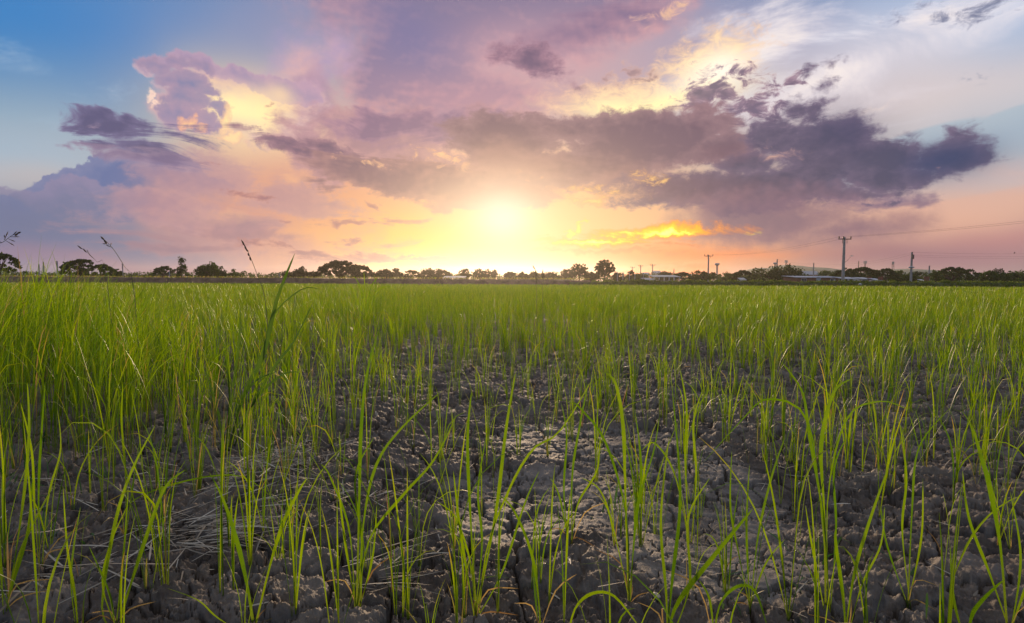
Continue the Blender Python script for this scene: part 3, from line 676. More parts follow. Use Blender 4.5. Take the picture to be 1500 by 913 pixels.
# ------------------------------------------------------------------ the large rice plants nearest the camera, each with its own leaves
def catmull(pts, n):
    P_ = [pts[0]]+list(pts)+[pts[-1]]; out = []
    m = len(pts)-1
    for i in range(n+1):
        t = i/n*m; k = min(int(t), m-1); f = t-k; a, b, c_, d_ = P_[k], P_[k+1], P_[k+2], P_[k+3]
        out.append(.5*((2*b)+(c_-a)*f+(2*a-5*b+4*c_-d_)*f*f+(3*b-a-3*c_+d_)*f**3))
    return out
def leaf_strip(pts, wid, rnd, dry, twist, n=16, stem=.25):
    """pts: 3-D points foot -> tip; returns verts/faces/attr of a folded leaf"""
    c_ = catmull([Vector(p) for p in pts], n); V = []; A = []
    for i, p in enumerate(c_):
        t = (c_[min(i+1, n)]-c_[max(i-1, 0)]).normalized(); s = i/n
        sd = t.cross(Vector((0, 1, 0)));  sd = sd.normalized() if sd.length > .05 else Vector((1, 0, 0))
        nm = sd.cross(t).normalized(); a = twist*(s-.3)
        sd2 = sd*math.cos(a)+nm*math.sin(a); nm2 = nm*math.cos(a)-sd*math.sin(a)
        u = max(0, (s-stem)/(1-stem)); w = wid*(.45+.55*min(1, u*4)) if u > 0 else wid*.45
        w *= max(.03, (1-u)**.6*(1+.3*u)) if u > 0 else 1
        w /= 2
        V += [p-sd2*w+nm2*w*.4, p, p+sd2*w+nm2*w*.4]; A += [(rnd, s, dry)]*3
    F = [(i*3+j, i*3+j+1, i*3+j+4, i*3+j+3) for i in range(n) for j in (0, 1)]
    return np.array([tuple(v) for v in V]), np.array(F), np.array(A)
def px_leaf(foot, path, wpx, Y, dy=0.0, rnd=.5, dry=0.0, twist=.6, first=None, stem=.25):
    pts = []
    n = len(path)
    for i, (px, py) in enumerate(path): pts.append(at_depth(px, py, Y+dy*(i/(n-1))**1.3)-foot)
    if first is not None: pts[0] = Vector(first)
    return leaf_strip(pts, wpx*Y/FPX, rnd, dry, twist, stem=stem)
HEROES = [
 ('pair of broad leaves forming an open V at the bottom edge, left of centre', (370, 940), [([(365, 935), (362, 860), (345, 790), (325, 730), (306, 692)], 18, .1), ([(376, 935), (395, 830), (415, 765), (438, 718), (450, 700)], 13, .0), ([(350, 930), (318, 905), (290, 880), (245, 862)], 7, -.1)]),
 ('tall clump with several broad upright leaves at the bottom left, one arching right', (172, 935), [([(158, 930), (149, 889), (168, 765), (194, 686), (228, 622)], 13, .12), ([(182, 930), (190, 860), (213, 788), (241, 715), (272, 688)], 14, .1), ([(174, 930), (176, 860), (182, 793), (188, 712)], 9, 0), ([(168, 930), (150, 860), (160, 800), (186, 742)], 8, -.1), ([(176, 930), (160, 870), (130, 800)], 7, -.1)]),
 ('slim leaf pair leaning left beside the bottom left clump', (116, 925), [([(116, 920), (110, 880), (98, 805), (92, 712)], 11, 0), ([(118, 920), (104, 860), (108, 800), (118, 742)], 7, .1)]),
 ('narrow clump with one very long thin leaf arching over to the right', (182, 790), [([(182, 790), (185, 743), (236, 715), (315, 697), (365, 703), (416, 745)], 6, .1), ([(182, 790), (184, 700), (178, 620), (180, 560)], 7, 0), ([(184, 790), (196, 700), (206, 640)], 6, .1)]),
 ('upright clump at the left edge of the frame with stiff pointed leaves', (10, 905), [([(8, 905), (20, 850), (40, 780), (48, 700)], 10, 0), ([(12, 905), (25, 820), (52, 760), (78, 712)], 9, .1), ([(8, 905), (0, 820), (-6, 720)], 9, 0), ([(10, 905), (30, 760), (42, 640), (40, 560)], 10, .1)]),
 ('slender three leaved clump standing in shade at lower left', (60, 830), [([(60, 830), (56, 720), (60, 640), (66, 560)], 9, 0), ([(60, 830), (50, 740), (46, 660), (30, 590)], 8, 0), ([(62, 830), (70, 730), (88, 660), (84, 600)], 8, .1)]),
 ('big clump with one tall wide leaf and two long leaves sweeping up right', (524, 900), [([(523, 900), (526, 740), (528, 640), (536, 552), (556, 478)], 13, .1), ([(526, 900), (532, 770), (551, 681), (590, 625), (648, 572)], 10, .15), ([(528, 900), (540, 793), (590, 726), (635, 675), (668, 611)], 10, .1), ([(520, 900), (505, 793), (494, 700)], 9, -.1), ([(522, 900), (512, 780), (484, 700), (470, 680)], 7, 0), ([(526, 900), (530, 800), (520, 700), (548, 640)], 8, -.05), ([(527, 900), (545, 820), (552, 740)], 7, 0)]),
 ('tall clump left of centre foreground with a narrow yellow streaked leaf', (697, 905), [([(691, 905), (688, 737), (685, 640), (691, 572)], 11, 0), ([(704, 905), (725, 760), (742, 625), (756, 544)], 12, .1), ([(706, 905), (713, 805), (747, 715), (781, 658), (820, 632), (870, 552)], 9, .15), ([(696, 905), (676, 790), (664, 690)], 9, -.1), ([(700, 905), (706, 800), (700, 720), (712, 640)], 8, 0), ([(694, 905), (690, 830), (668, 760), (640, 735)], 6, -.1), ([(708, 905), (735, 840), (768, 740), (790, 690)], 8, .1)]),
 ('single leaf curving up and left from the bottom edge at centre', (792, 935), [([(790, 930), (789, 880), (779, 812), (753, 748), (730, 724)], 10, 0), ([(792, 930), (784, 870), (780, 820)], 7, .1)]),
 ('tall straight clump right of centre whose widest leaf hooks over at its tip', (922, 888), [([(921, 885), (916, 715), (913, 625), (902, 563), (886, 545)], 13, .1), ([(922, 885), (918, 760), (888, 650), (850, 598), (838, 590)], 8, -.1), ([(922, 885), (930, 770), (940, 690), (930, 600)], 8, 0), ([(924, 885), (936, 740), (958, 660), (966, 610)], 7, .1), ([(920, 885), (900, 780), (880, 720), (852, 700)], 6, -.1)]),
 ('clump of broad blades at the bottom edge with one thick blade slanting far right', (975, 940), [([(968, 935), (985, 850), (997, 726), (985, 568)], 13, 0), ([(975, 940), (990, 890), (1045, 816), (1103, 745)], 17, -.05), ([(966, 940), (976, 870), (968, 760), (980, 640)], 10, .1), ([(980, 940), (1010, 860), (1008, 760), (1040, 700)], 9, .1)]),
 ('low leaf arching over itself at the bottom edge, right of centre', (826, 945), [([(826, 940), (842, 893), (868, 870), (900, 874), (936, 918)], 12, 0)]),
 ('broad leaf bowed like a hoop at the bottom edge', (1045, 940), [([(1042, 935), (1054, 888), (1080, 860), (1106, 866), (1124, 918)], 12, 0), ([(1046, 935), (1040, 880), (1024, 850)], 8, 0)]),
 ('tallest right foreground clump with a wide leaf curling over at the top', (1216, 893), [([(1218, 890), (1208, 760), (1203, 664), (1211, 608), (1225, 569), (1248, 555)], 14, .1), ([(1214, 890), (1206, 760), (1186, 640), (1175, 574), (1144, 530)], 10, .1), ([(1214, 890), (1200, 720), (1180, 610), (1124, 585), (1084, 619), (1030, 678)], 7, -.1), ([(1218, 890), (1212, 740), (1240, 615), (1290, 588), (1330, 600)], 7, .1), ([(1218, 890), (1225, 780), (1222, 690), (1240, 640)], 8, 0), ([(1214, 890), (1190, 800), (1180, 740)], 7, -.1)]),
 ('two broad leaves crossing low in an X beside the tallest right clump', (1240, 940), [([(1246, 935), (1236, 880), (1225, 800), (1224, 776)], 12, 0), ([(1238, 935), (1250, 850), (1272, 770), (1303, 680)], 12, .05), ([(1242, 935), (1262, 860), (1290, 800), (1296, 742)], 8, .1)]),
 ('slim clump at lower right with one leaf bending over to the right', (1331, 885), [([(1331, 883), (1337, 737), (1348, 653), (1395, 595)], 9, .1), ([(1330, 883), (1322, 780), (1328, 700), (1318, 620)], 8, 0), ([(1332, 883), (1350, 790), (1352, 700)], 8, 0), ([(1328, 883), (1300, 800), (1290, 740)], 6, 0)]),
 ('stout clump with the widest leaf rising through the bottom right', (1478, 930), [([(1480, 925), (1466, 800), (1450, 710), (1438, 670), (1424, 622)], 17, .05), ([(1476, 925), (1450, 840), (1420, 760), (1410, 690)], 10, 0), ([(1484, 925), (1496, 820), (1480, 720)], 10, 0), ([(1486, 925), (1504, 860), (1530, 780)], 12, 0)]),
 ('wide bright leaf slanting up at the bottom right corner', (1416, 940), [([(1414, 938), (1424, 905), (1440, 880), (1470, 850)], 17, -.05), ([(1412, 938), (1398, 880), (1392, 800)], 10, .05)]),
 ('stiff upright clump of many narrow leaves between bare mud and the light cracked patch', (1100, 890), [([(1100, 890), (1094, 780), (1098, 680)], 8, 0), ([(1100, 890), (1110, 790), (1130, 700), (1150, 640)], 8, .1), ([(1098, 890), (1080, 800), (1070, 740), (1072, 660)], 7, 0), ([(1102, 890), (1120, 830), (1150, 790)], 7, 0)]),
 ('upright clump of thin leaves left of the tall hooked clump', (836, 800), [([(836, 800), (838, 700), (850, 620), (862, 560)], 8, .1), ([(836, 800), (826, 720), (830, 640), (822, 590)], 7, 0), ([(838, 800), (846, 740), (874, 690), (878, 640)], 7, 0), ([(836, 800), (820, 730), (806, 700)], 6, 0)]),
 ('slender clump with a bent back leaf on the light cracked patch', (1010, 780), [([(1010, 780), (1004, 680), (1006, 600), (996, 540)], 8, 0), ([(1010, 780), (1020, 700), (1016, 620), (1030, 570)], 8, .1), ([(1008, 780), (990, 700), (960, 650), (940, 660)], 6, 0)]),
]
for lab, foot, leaves in HEROES:
    f0 = on_ground(*foot); f0.z = float(gz(f0.x, f0.y)[0]); parts = []
    for i, (path, w, dy) in enumerate(leaves):
        parts.append(px_leaf(f0, path, w*.52, f0.y, dy, U(.0, .6), 0.0, U(-.9, .9), first=(U(-.008, .008), U(-.008, .008), -.02)))
    for _ in range(int(U(1, 4))):   # a dry leaf or two at the foot
        a = U(0, 6.28); L_ = U(.04, .15); up = U(.3, 1.6)
        parts.append(leaf_strip([Vector((0, 0, 0)), Vector((math.cos(a)*L_*.35, math.sin(a)*L_*.35, L_*.6*up)), Vector((math.cos(a+.3)*L_, math.sin(a+.3)*L_, L_*(.9*up-.25)))], .005, U(0, 1), .9, .5, 6))
    V, F, A = merge(parts)
    tag(np_mesh('rice_plant', V, F, M_RICE, attrs={'leaf': A}, loc=f0), lab, 'rice plant', 'large rice plants closest to the camera')
# ------------------------------------------------------------------ coarse tall weeds and seeding stems at the left
M_COARSE = leaf_mat('coarse grass leaf', (.035, .085, .014, 1), (.090, .160, .020, 1), (.09, .10, .04, 1), .4)
def reed(name, lab, cat, foot, Y, leaves, group=None, mt=None):
    f0 = at_depth(foot[0], foot[1], Y); f0.z = float(gz(f0.x, f0.y)[0]); parts = []
    for path, w, dy in leaves: parts.append(px_leaf(f0, path, w*.62, Y, dy, U(.1, .5), 0.0, U(-.8, .8), first=(U(-.02, .02), U(-.02, .02), -.02)))
    V, F, A = merge(parts); return tag(np_mesh(name, V, F, mt or M_RICE, attrs={'leaf': A}, loc=f0), lab, cat, group)
fy = on_ground(330, 660).y
reed('coarse_grass', 'dark coarse grass clump with one tall pointed blade reaching above the horizon', 'grass clump', (330, 660), fy,
     [([(325, 660), (352, 590), (385, 520), (405, 440), (432, 371)], 13, .1), ([(330, 660), (366, 600), (400, 540), (430, 500), (460, 440)], 8, .1), ([(328, 660), (350, 600), (372, 560), (405, 545)], 7, 0), ([(322, 660), (340, 580), (350, 500), (352, 450)], 7, 0),
      ([(330, 660), (372, 590), (412, 550), (440, 545)], 6, .1), ([(326, 660), (336, 590), (330, 520)], 6, -.1), ([(334, 660), (380, 560), (396, 470), (440, 425), (470, 424)], 5, .2), ([(320, 660), (318, 600), (300, 540)], 6, 0)], mt=M_COARSE)
reed('coarse_grass', 'dark tufted grass clump standing above the rice left of the sun', 'grass clump', (532, 455), 11.0,
     [([(530, 452), (528, 425), (518, 404)], 3, 0), ([(532, 452), (534, 425), (533, 398)], 3, 0), ([(534, 452), (542, 425), (556, 404)], 3, 0), ([(533, 452), (548, 432), (572, 420), (582, 440)], 3, 0), ([(530, 452), (520, 430), (508, 418)], 2.6, 0), ([(534, 452), (550, 428), (548, 402)], 2.6, .3)])
def seed_stem(lab, stem, Y, heads, branches, wpx=1.6):
    """stem: pixel path foot -> tip; heads: spikelet spots along it; branches: short side sprays"""
    f0 = at_depth(stem[0][0], stem[0][1], Y); f0.z = float(gz(f0.x, f0.y)[0])
    root = empty('seeding_grass_stem', f0); tag(root, lab, 'grass stem', 'seed bearing grass stems at the left')
    pts = [Vector((0, 0, -.02))]+[at_depth(px, py, Y)-f0 for px, py in stem[1:]]
    c_ = catmull(pts, 14); k = Y/FPX
    m_ = MB(); m_.tube(c_, [wpx*k*.32*(1-.5*i/14) for i in range(15)], 5); m_.build('stalk', M_STALK, root, smooth=True)
    h_ = MB()
    for (px, py, ln, an) in heads:
        p = at_depth(px, py, Y)-f0; d = Vector((math.cos(an), U(-.2, .2), math.sin(an)))*ln*k
        h_.tube([p-d*.5, p-d*.25, p+d*.1, p+d*.5], [.2*wpx*k, 0.75*wpx*k, .8*wpx*k, .1*wpx*k], 6)
    for (px, py, qx, qy) in branches:
        a = at_depth(px, py, Y)-f0; b = at_depth(qx, qy, Y+U(-.05, .05))-f0
        h_.tube([a, a.lerp(b, .35), a.lerp(b, .7), b], [.18*wpx*k, .25*wpx*k, .5*wpx*k, .1*wpx*k], 5)
    h_.build('seed_head', M_SEED, root, smooth=True)
M_STALK = simple('dry stalk', (.20, .19, .09), .7); M_SEED = simple('seed husk', (.18, .12, .08), .8)
seed_stem('upright seed stalk with beaded dark spikelets above the horizon, left of the tall pointed blade', [(398, 520), (390, 450), (377, 404), (368, 380), (360, 362), (354, 352)], 4.0,
          [(356, 356, 11, 1.05+1.0), (359.5, 363, 8, 2.0), (362, 367, 5, 2.3), (364, 373, 5, 1.9), (366.5, 379, 6, 1.8)], [])
seed_stem('bent grass stalk whose loose seed spray tops the tall left grass', [(205, 470), (196, 420), (184, 394), (176, 380), (166, 365), (157, 355), (148, 347)], 4.2,
          [(150, 349, 8, 2.4), (154, 354, 8, 2.2)], [(160, 358, 150, 357), (158, 356, 153, 353), (162, 360, 163, 356), (165, 363, 155, 359)])
seed_stem('faint thin seed stalk just left of the bent one', [(170, 450), (155, 400), (142, 384), (128, 370), (113, 360)], 4.6, [(117, 362.5, 9, 2.5), (124, 367, 8, 2.3)], [(131, 372, 127, 366), (136, 378, 130, 372)], 1.2)
seed_stem('feathery branching seed spray at the left edge of the frame', [(-60, 470), (-40, 400), (-8, 362), (6, 354), (16, 346), (30, 340)], 3.8,
          [(28, 341, 6, .4), (24, 344, 6, .5)], [(6, 352, 12, 339), (3, 356, -6, 351), (12, 350, 22, 354), (9, 353, 21, 360), (14, 347, 29, 347), (18, 345, 25, 339), (0, 360, -14, 352), (8, 351, 6, 344)])
seed_stem('short pale seed head standing above the rice right of the sun', [(786, 440), (786, 410), (785, 398), (781, 389)], 9.0, [(782, 392, 7, 2.1), (785, 398, 5, 1.8)], [], 1.1)
seed_stem('thin upright seed head just right of the short pale one', [(795, 440), (795, 415), (795, 397)], 9.3, [(795, 399, 8, 1.57), (795, 405, 6, 1.57)], [], 1.1)
# ------------------------------------------------------------------ straw litter, snail shell
M_STRAW, q, o = mat('dry straw'); p_ = q.n('ShaderNodeBsdfPrincipled'); at = q.n('ShaderNodeAttribute', attribute_name='leaf'); sp = q.n('ShaderNodeSeparateColor'); q.put(sp.inputs[0], at.outputs['Color'])
q.put(p_.inputs['Base Color'], q.mix(sp.outputs[0], (.20, .16, .12, 1), (.62, .55, .46, 1))); p_.inputs['Roughness'].default_value = .7; q.put(o.inputs[0], p_.outputs[0])
bits = []
def straw(cx, cy, rx, ry, n, L0, L1, flat=.0, dirn=None, lift=.012):
    c0 = on_ground(cx, cy); x = c0.x+RNG.normal(0, rx, n); y = c0.y+RNG.normal(0, ry, n); a = U(0, 6.28, n) if dirn is None else RNG.normal(dirn, .5, n)
    z = gz(x, y)+U(.004, lift, n); b = np.stack([x, y, z], -1)
    bits.append(blades(b, a, U(1.35, 1.62, n), np.full(n, .05), U(-.25, .35, n), np.ones(n), U(L0, L1, n), U(.003, .009, n), np.full(n, .003), U(0, 1, n)**1.3, np.zeros(n), 5, U(-.8, .8, n), False))
straw(372, 706, .10, .12, 140, .05, .2, lift=.05); straw(300, 800, .13, .06, 170, .05, .22, dirn=.2, lift=.055); straw(455, 690, .12, .15, 90, .04, .18, lift=.04); straw(560, 720, .2, .2, 50, .04, .16)
straw(560, 850, .1, .08, 22, .08, .25, dirn=.3); straw(90, 800, .2, .2, 30, .08, .3, dirn=.4); straw(250, 690, .35, .3, 130, .05, .25, lift=.03); straw(420, 740, .25, .12, 90, .04, .2, lift=.04); straw(150, 850, .2, .1, 50, .06, .25); straw(180, 560, .5, .6, 70, .06, .25)
straw(1050, 830, .05, .03, 10, .04, .08); straw(1150, 700, .5, .4, 40, .04, .12); straw(760, 620, .6, .6, 60, .04, .14); straw(1300, 650, .7, .6, 50, .04, .14); straw(1250, 840, .5, .3, 26, .04, .12); straw(700, 860, .4, .2, 22, .04, .12)
V, F, A = merge(bits)
tag(np_mesh('straw_litter', V, F, M_STRAW, attrs={'leaf': A}), 'grey dry straw and dead leaves lying on the mud', 'straw', kind='stuff')
# low dark weeds at lower left
bits = []
for cx, cy, rr_, n in ((20, 720, .18, 70), (40, 640, .3, 90), (60, 560, .4, 90), (10, 800, .12, 40), (1240, 820, .12, 16), (1120, 880, .1, 14), (880, 740, .04, 5)):
    c0 = on_ground(cx, cy); x = c0.x+RNG.normal(0, rr_, n); y = c0.y+RNG.normal(0, rr_, n)
    bits.append(blades(np.stack([x, y, gz(x, y)], -1), U(0, 6.28, n), U(.2, 1.0, n), U(.05, .2, n), U(.2, 1.1, n), np.ones(n), U(.05, .16, n), U(.006, .012, n), np.full(n, .003), U(0, 1, n), np.zeros(n), 5, RNG.normal(0, .4, n), False))
V, F, A = merge(bits)
tag(np_mesh('small_weeds', V, F, M_WEED, attrs={'leaf': A}), 'low dark green weeds creeping on the shaded mud', 'weeds', kind='stuff')
s0 = on_ground(962, 882); s0.z = float(gz(s0.x, s0.y)[0])+.006
M_SHELL = simple('snail shell', (.48, .42, .34), .45, .2, 120)
V = []; F = []; nr_, ns_ = 44, 10      # a low coiled shell: a tube spiralling out
for i in range(nr_+1):
    t = i/nr_; a = t*2.6*2*math.pi; R0 = .0028+.0065*t**1.5; r0 = .0012+.0062*t**1.4
    for j in range(ns_):
        b = j/ns_*2*math.pi; rr2 = R0+r0*math.cos(b)
        V.append((rr2*math.cos(a), rr2*math.sin(a), r0*math.sin(b)+.008*(1-t)))
F = [(i*ns_+j, i*ns_+(j+1) % ns_, (i+1)*ns_+(j+1) % ns_, (i+1)*ns_+j) for i in range(nr_) for j in range(ns_)]
sh = np_mesh('snail_shell', V, F, M_SHELL, loc=s0); sh.rotation_euler = (.5, .3, 1.0); tag(sh, 'small pale empty snail shell lying on the mud at the bottom', 'shell')
# ------------------------------------------------------------------ foliage for far trees: many leaf-sized faces in clumps round real limbs
def foliage_mat(name, a, b, trans=.25):
    m_, q, o = mat(name); at = q.n('ShaderNodeAttribute', attribute_name='leaf'); sp = q.n('ShaderNodeSeparateColor'); q.put(sp.inputs[0], at.outputs['Color'])
    c_ = q.mix(sp.outputs[0], a, b); d_ = q.n('ShaderNodeBsdfDiffuse'); q.put(d_.inputs[0], c_); t_ = q.n('ShaderNodeBsdfTranslucent'); q.put(t_.inputs[0], c_)
    ms_ = q.n('ShaderNodeMixShader'); ms_.inputs[0].default_value = trans; q.put(ms_.inputs[1], d_.outputs[0]); q.put(ms_.inputs[2], t_.outputs[0]); q.put(o.inputs[0], ms_.outputs[0]); return m_
FM = dict(dark=foliage_mat('dark foliage', (.026, .050, .014, 1), (.070, .110, .024, 1)), mid=foliage_mat('mid foliage', (.045, .085, .016, 1), (.12, .17, .030, 1)),
          light=foliage_mat('light foliage', (.075, .12, .018, 1), (.17, .21, .034, 1)), creeper=foliage_mat('creeper foliage', (.07, .12, .015, 1), (.24, .29, .05, 1), .4), brown=foliage_mat('browned foliage', (.050, .050, .022, 1), (.090, .085, .034, 1)))
M_BARK = simple('bark', (.10, .075, .055), .9, .3, 4)
def cards(centres, radii, per, size, zsq=.7, tone=None):
    n = len(centres)*per; ci = np.repeat(np.arange(len(centres)), per)
    d = RNG.normal(0, 1, (n, 3)); d /= np.linalg.norm(d, axis=1)[:, None]; r = U(.2, 1.25, n)**.6
    p = centres[ci]+d*(r*radii[ci])[:, None]*np.array([1, 1, zsq])
    a = RNG.normal(0, 1, (n, 3)); a /= np.linalg.norm(a, axis=1)[:, None]; b = np.cross(a, RNG.normal(0, 1, (n, 3))); b /= np.linalg.norm(b, axis=1)[:, None]+1e-9
    s = (size*U(.5, 1.3, n))[:, None]
    V = np.stack([p-a*s, p-b*s*.55, p+a*s, p+b*s*.55], 1).reshape(-1, 3); F = np.arange(n*4).reshape(n, 4)
    t = (U(0, 1, len(centres)) if tone is None else tone)[ci]*.65+U(0, .35, n)
    A = np.repeat(np.stack([t, t*0, t*0], -1), 4, 0)
    return V, F, A
def tree(name, lab, px, top, wpx, Y, style='round', tone='dark', base=None, zb=.0, group=None, dens=1.0, cat='tree'):
    """px, top, wpx: where the crown's middle, top and width stand as seen from the bund road; Y: metres ahead"""
    c0 = at_depth(px, top, Y); x0 = c0.x; h_ = c0.z-zb; w = wpx*Y/FPX
    root = empty(name, (x0, Y, zb)); tag(root, lab, cat, group)
    r = w/2; cen = []; rad = []
    if style == 'rain':      # flat spreading umbrella
        n = int(95*dens); a = U(0, 6.28, n); q_ = U(0, 1, n)**.55
        for i in range(n):
            zz = h_*(.92-.50*q_[i]**2.2)+U(-.05, .03)*h_; cen.append((math.cos(a[i])*q_[i]*r, math.sin(a[i])*q_[i]*r*.8, zz-h_*.06)); rad.append(U(.06, .11)*w**.8*.9)
        fork = .28
    elif style == 'round':
        n = int(85*dens); d = RNG.normal(0, 1, (n, 3)); d /= np.linalg.norm(d, axis=1)[:, None]; q_ = U(.3, 1, n)**.5
        for i in range(n): cen.append((d[i, 0]*q_[i]*r*.86, d[i, 1]*q_[i]*r*.8, h_*(.56+d[i, 2]*q_[i]*.37))); rad.append(U(.07, .14)*w)
        fork = .25
    elif style == 'open':    # lacy, sky showing through
        n = int(150*dens); d = RNG.normal(0, 1, (n, 3)); d /= np.linalg.norm(d, axis=1)[:, None]; q_ = U(.25, 1, n)**.6
        for i in range(n): cen.append((d[i, 0]*q_[i]*r*.9, d[i, 1]*q_[i]*r*.9, h_*(.64+d[i, 2]*q_[i]*.33))); rad.append(U(.022, .05)*w)
        fork = .4
    elif style == 'cone':
        n = int(50*dens)
        for i in range(n):
            t = U(0, 1)**1.1; a = U(0, 6.28); q_ = r*(1-t)*.9+.12*r; cen.append((math.cos(a)*q_*U(.3, 1), math.sin(a)*q_*U(.3, 1), h_*(.2+.78*t))); rad.append(U(.12, .2)*w)
        fork = .5
    cen = np.array(cen); rad = np.array(rad); per = int({'open': 13, 'rain': 26}.get(style, 30))
    sz = max(.13, min(.30, .022*w+.09))
    keep = perlin(cen[:, 0]*.5+px, cen[:, 2]*.7, 5) > (-.25 if style != 'open' else -.5); keep[:6] = True
    V, F, A = cards(cen[keep], rad[keep], per, np.full(int(keep.sum())*per, sz), .6 if style == 'rain' else .8, tone=np.clip(.5+.35*perlin(cen[keep, 0]*.35, cen[keep, 2]*.6+px, 9)+U(-.3, .3, int(keep.sum())), 0, 1))
    np_mesh('crown', V, F, FM[tone], root, {'leaf': A}, smooth=False)
    m_ = MB(); tr = max(.1, .022*w+.06); zf = h_*fork
    m_.tube([(0, 0, -.3), (U(-.1, .1), 0, zf*.5), (U(-.15, .15), 0, zf), (U(-.2, .2), 0, h_*.6)], [tr*1.5, tr*1.05, tr*.9, tr*.35], 7)
    ends = cen[keep]; sel = RNG.choice(len(ends), min(len(ends), 12 if style in ('rain', 'open') else 7), replace=False)
    for e in sel:
        e_ = Vector(ends[e]); s_ = Vector((0, 0, zf*U(.8, 1.15))); mid = s_.lerp(e_, .5)+Vector((0, 0, h_*.06))
        m_.tube([s_, mid, e_], [tr*.5, tr*.32, tr*.1], 5, cap=False)
    m_.build('trunk', M_BARK, root, smooth=True)
    return root
def bush(name, lab, px, top, wpx, Y, tone='mid', zb=0.0, group=None, cat='bush'):
    c0 = at_depth(px, top, Y); h_ = c0.z-zb; w = wpx*Y/FPX; n = 26; d = RNG.normal(0, 1, (n, 3)); d /= np.linalg.norm(d, axis=1)[:, None]
    cen = np.stack([d[:, 0]*w*.42, d[:, 1]*w*.3, h_*(.45+.4*np.abs(d[:, 2])*U(.3, 1, n))], -1); rad = U(.1, .2, n)*w
    V, F, A = cards(cen, rad, 40, np.full(n*40, max(.12, .03*w+.08)), .8)
    return tag(np_mesh(name, V, F, FM[tone], None, {'leaf': A}, smooth=False, loc=(c0.x, Y, zb)), lab, cat, group)
GT = 'trees along the far side of the paddy'
T = tree
T('rain_tree', 'flat spreading dark tree cut off by the left edge of the frame', -2, 365, 62, 95, 'rain', 'dark', group=GT)
T('rain_tree', 'wide flat topped dark tree behind the tall left grass', 118, 376, 62, 110, 'rain', 'dark', group=GT)
T('rain_tree', 'lower flat crown adjoining the wide dark tree on its right', 148, 384.5, 48, 116, 'rain', 'dark', group=GT)
T('broadleaf_tree', 'tiny dark roundish tree right of the two wide flat trees', 173, 393, 14, 130, 'round', 'dark', group=GT)
T('rain_tree', 'lacy low tree just left of the dark pointed tree', 243, 388, 44, 120, 'rain', 'dark', group=GT, dens=.8)
T('broadleaf_tree', 'narrow dark pointed tree with an uneven top at the left', 265, 379, 24, 108, 'cone', 'dark', group=GT)
T('broadleaf_tree', 'dense round green tree between the pointed tree and a smaller bush', 303, 382.5, 36, 104, 'round', 'mid', group=GT, dens=1.3)
T('broadleaf_tree', 'dark lower tree touching the dense round one on the right', 320, 389, 24, 112, 'round', 'dark', group=GT)
T('broadleaf_tree', 'small ragged tree standing alone left of the tall seed stalk', 347, 393, 26, 108, 'round', 'mid', group=GT)
T('broadleaf_tree', 'rounded brown green tree behind the tall pointed grass blade', 430, 394, 36, 120, 'round', 'brown', group=GT)
T('broadleaf_tree', 'small upright tree poking up beside the large umbrella tree', 442, 389, 16, 122, 'open', 'brown', group=GT)
T('broadleaf_tree', 'low tree tucked left of the large umbrella tree', 456, 398, 26, 124, 'round', 'brown', group=GT)
T('rain_tree', 'largest umbrella shaped tree on the skyline, left of the sun', 497, 378, 66, 108, 'rain', 'brown', group=GT, dens=1.5)
T('rain_tree', 'lower spreading half of the large umbrella tree, on its right', 524, 386, 52, 114, 'rain', 'brown', group=GT, dens=1.1)
for i, (px, tp, w, sty, lab) in enumerate([
    (563, 394, 34, 'round', 'rounded hazy tree first right of the umbrella tree'), (580, 392, 16, 'open', 'small spiky crowned tree in the haze right of the umbrella tree'), (600, 394, 38, 'rain', 'wide low hazy tree with a gap under its crown'),
    (630, 393, 32, 'round', 'hazy tree just left of the white roofed shelter'), (650, 393, 30, 'round', 'hazy tree right above the white roofed shelter'), (682, 392, 22, 'open', 'thin crowned tree behind the right end of the shelter'),
    (703, 393, 24, 'open', 'thin hazy tree left of the point under the sun'), (714, 393, 14, 'open', 'slim hazy tree directly under the sun'), (724, 394, 12, 'open', 'slimmest hazy tree right under the sun glow'), (748, 396.5, 22, 'round', 'low hazy tree right of the sun'),
    (765, 397, 16, 'round', 'small hazy tree in the row right of the sun'), (806, 399, 40, 'round', 'broad low hazy tree in the middle of the row'), (780, 398.5, 26, 'round', 'plain round hazy tree behind the pale seed heads'), (832, 393, 24, 'round', 'rounded tree left of the two tall thin trees')]):
    T('broadleaf_tree', lab, px, tp, w, 120+(i*37 % 23), sty, 'brown', group=GT)
T('broadleaf_tree', 'left of the two tall airy trees right of the sun', 849, 384.5, 28, 118, 'open', 'brown', group=GT, dens=1.3)
T('broadleaf_tree', 'right and taller of the two tall airy trees right of the sun', 886, 379.5, 34, 112, 'open', 'brown', group=GT, dens=1.9)
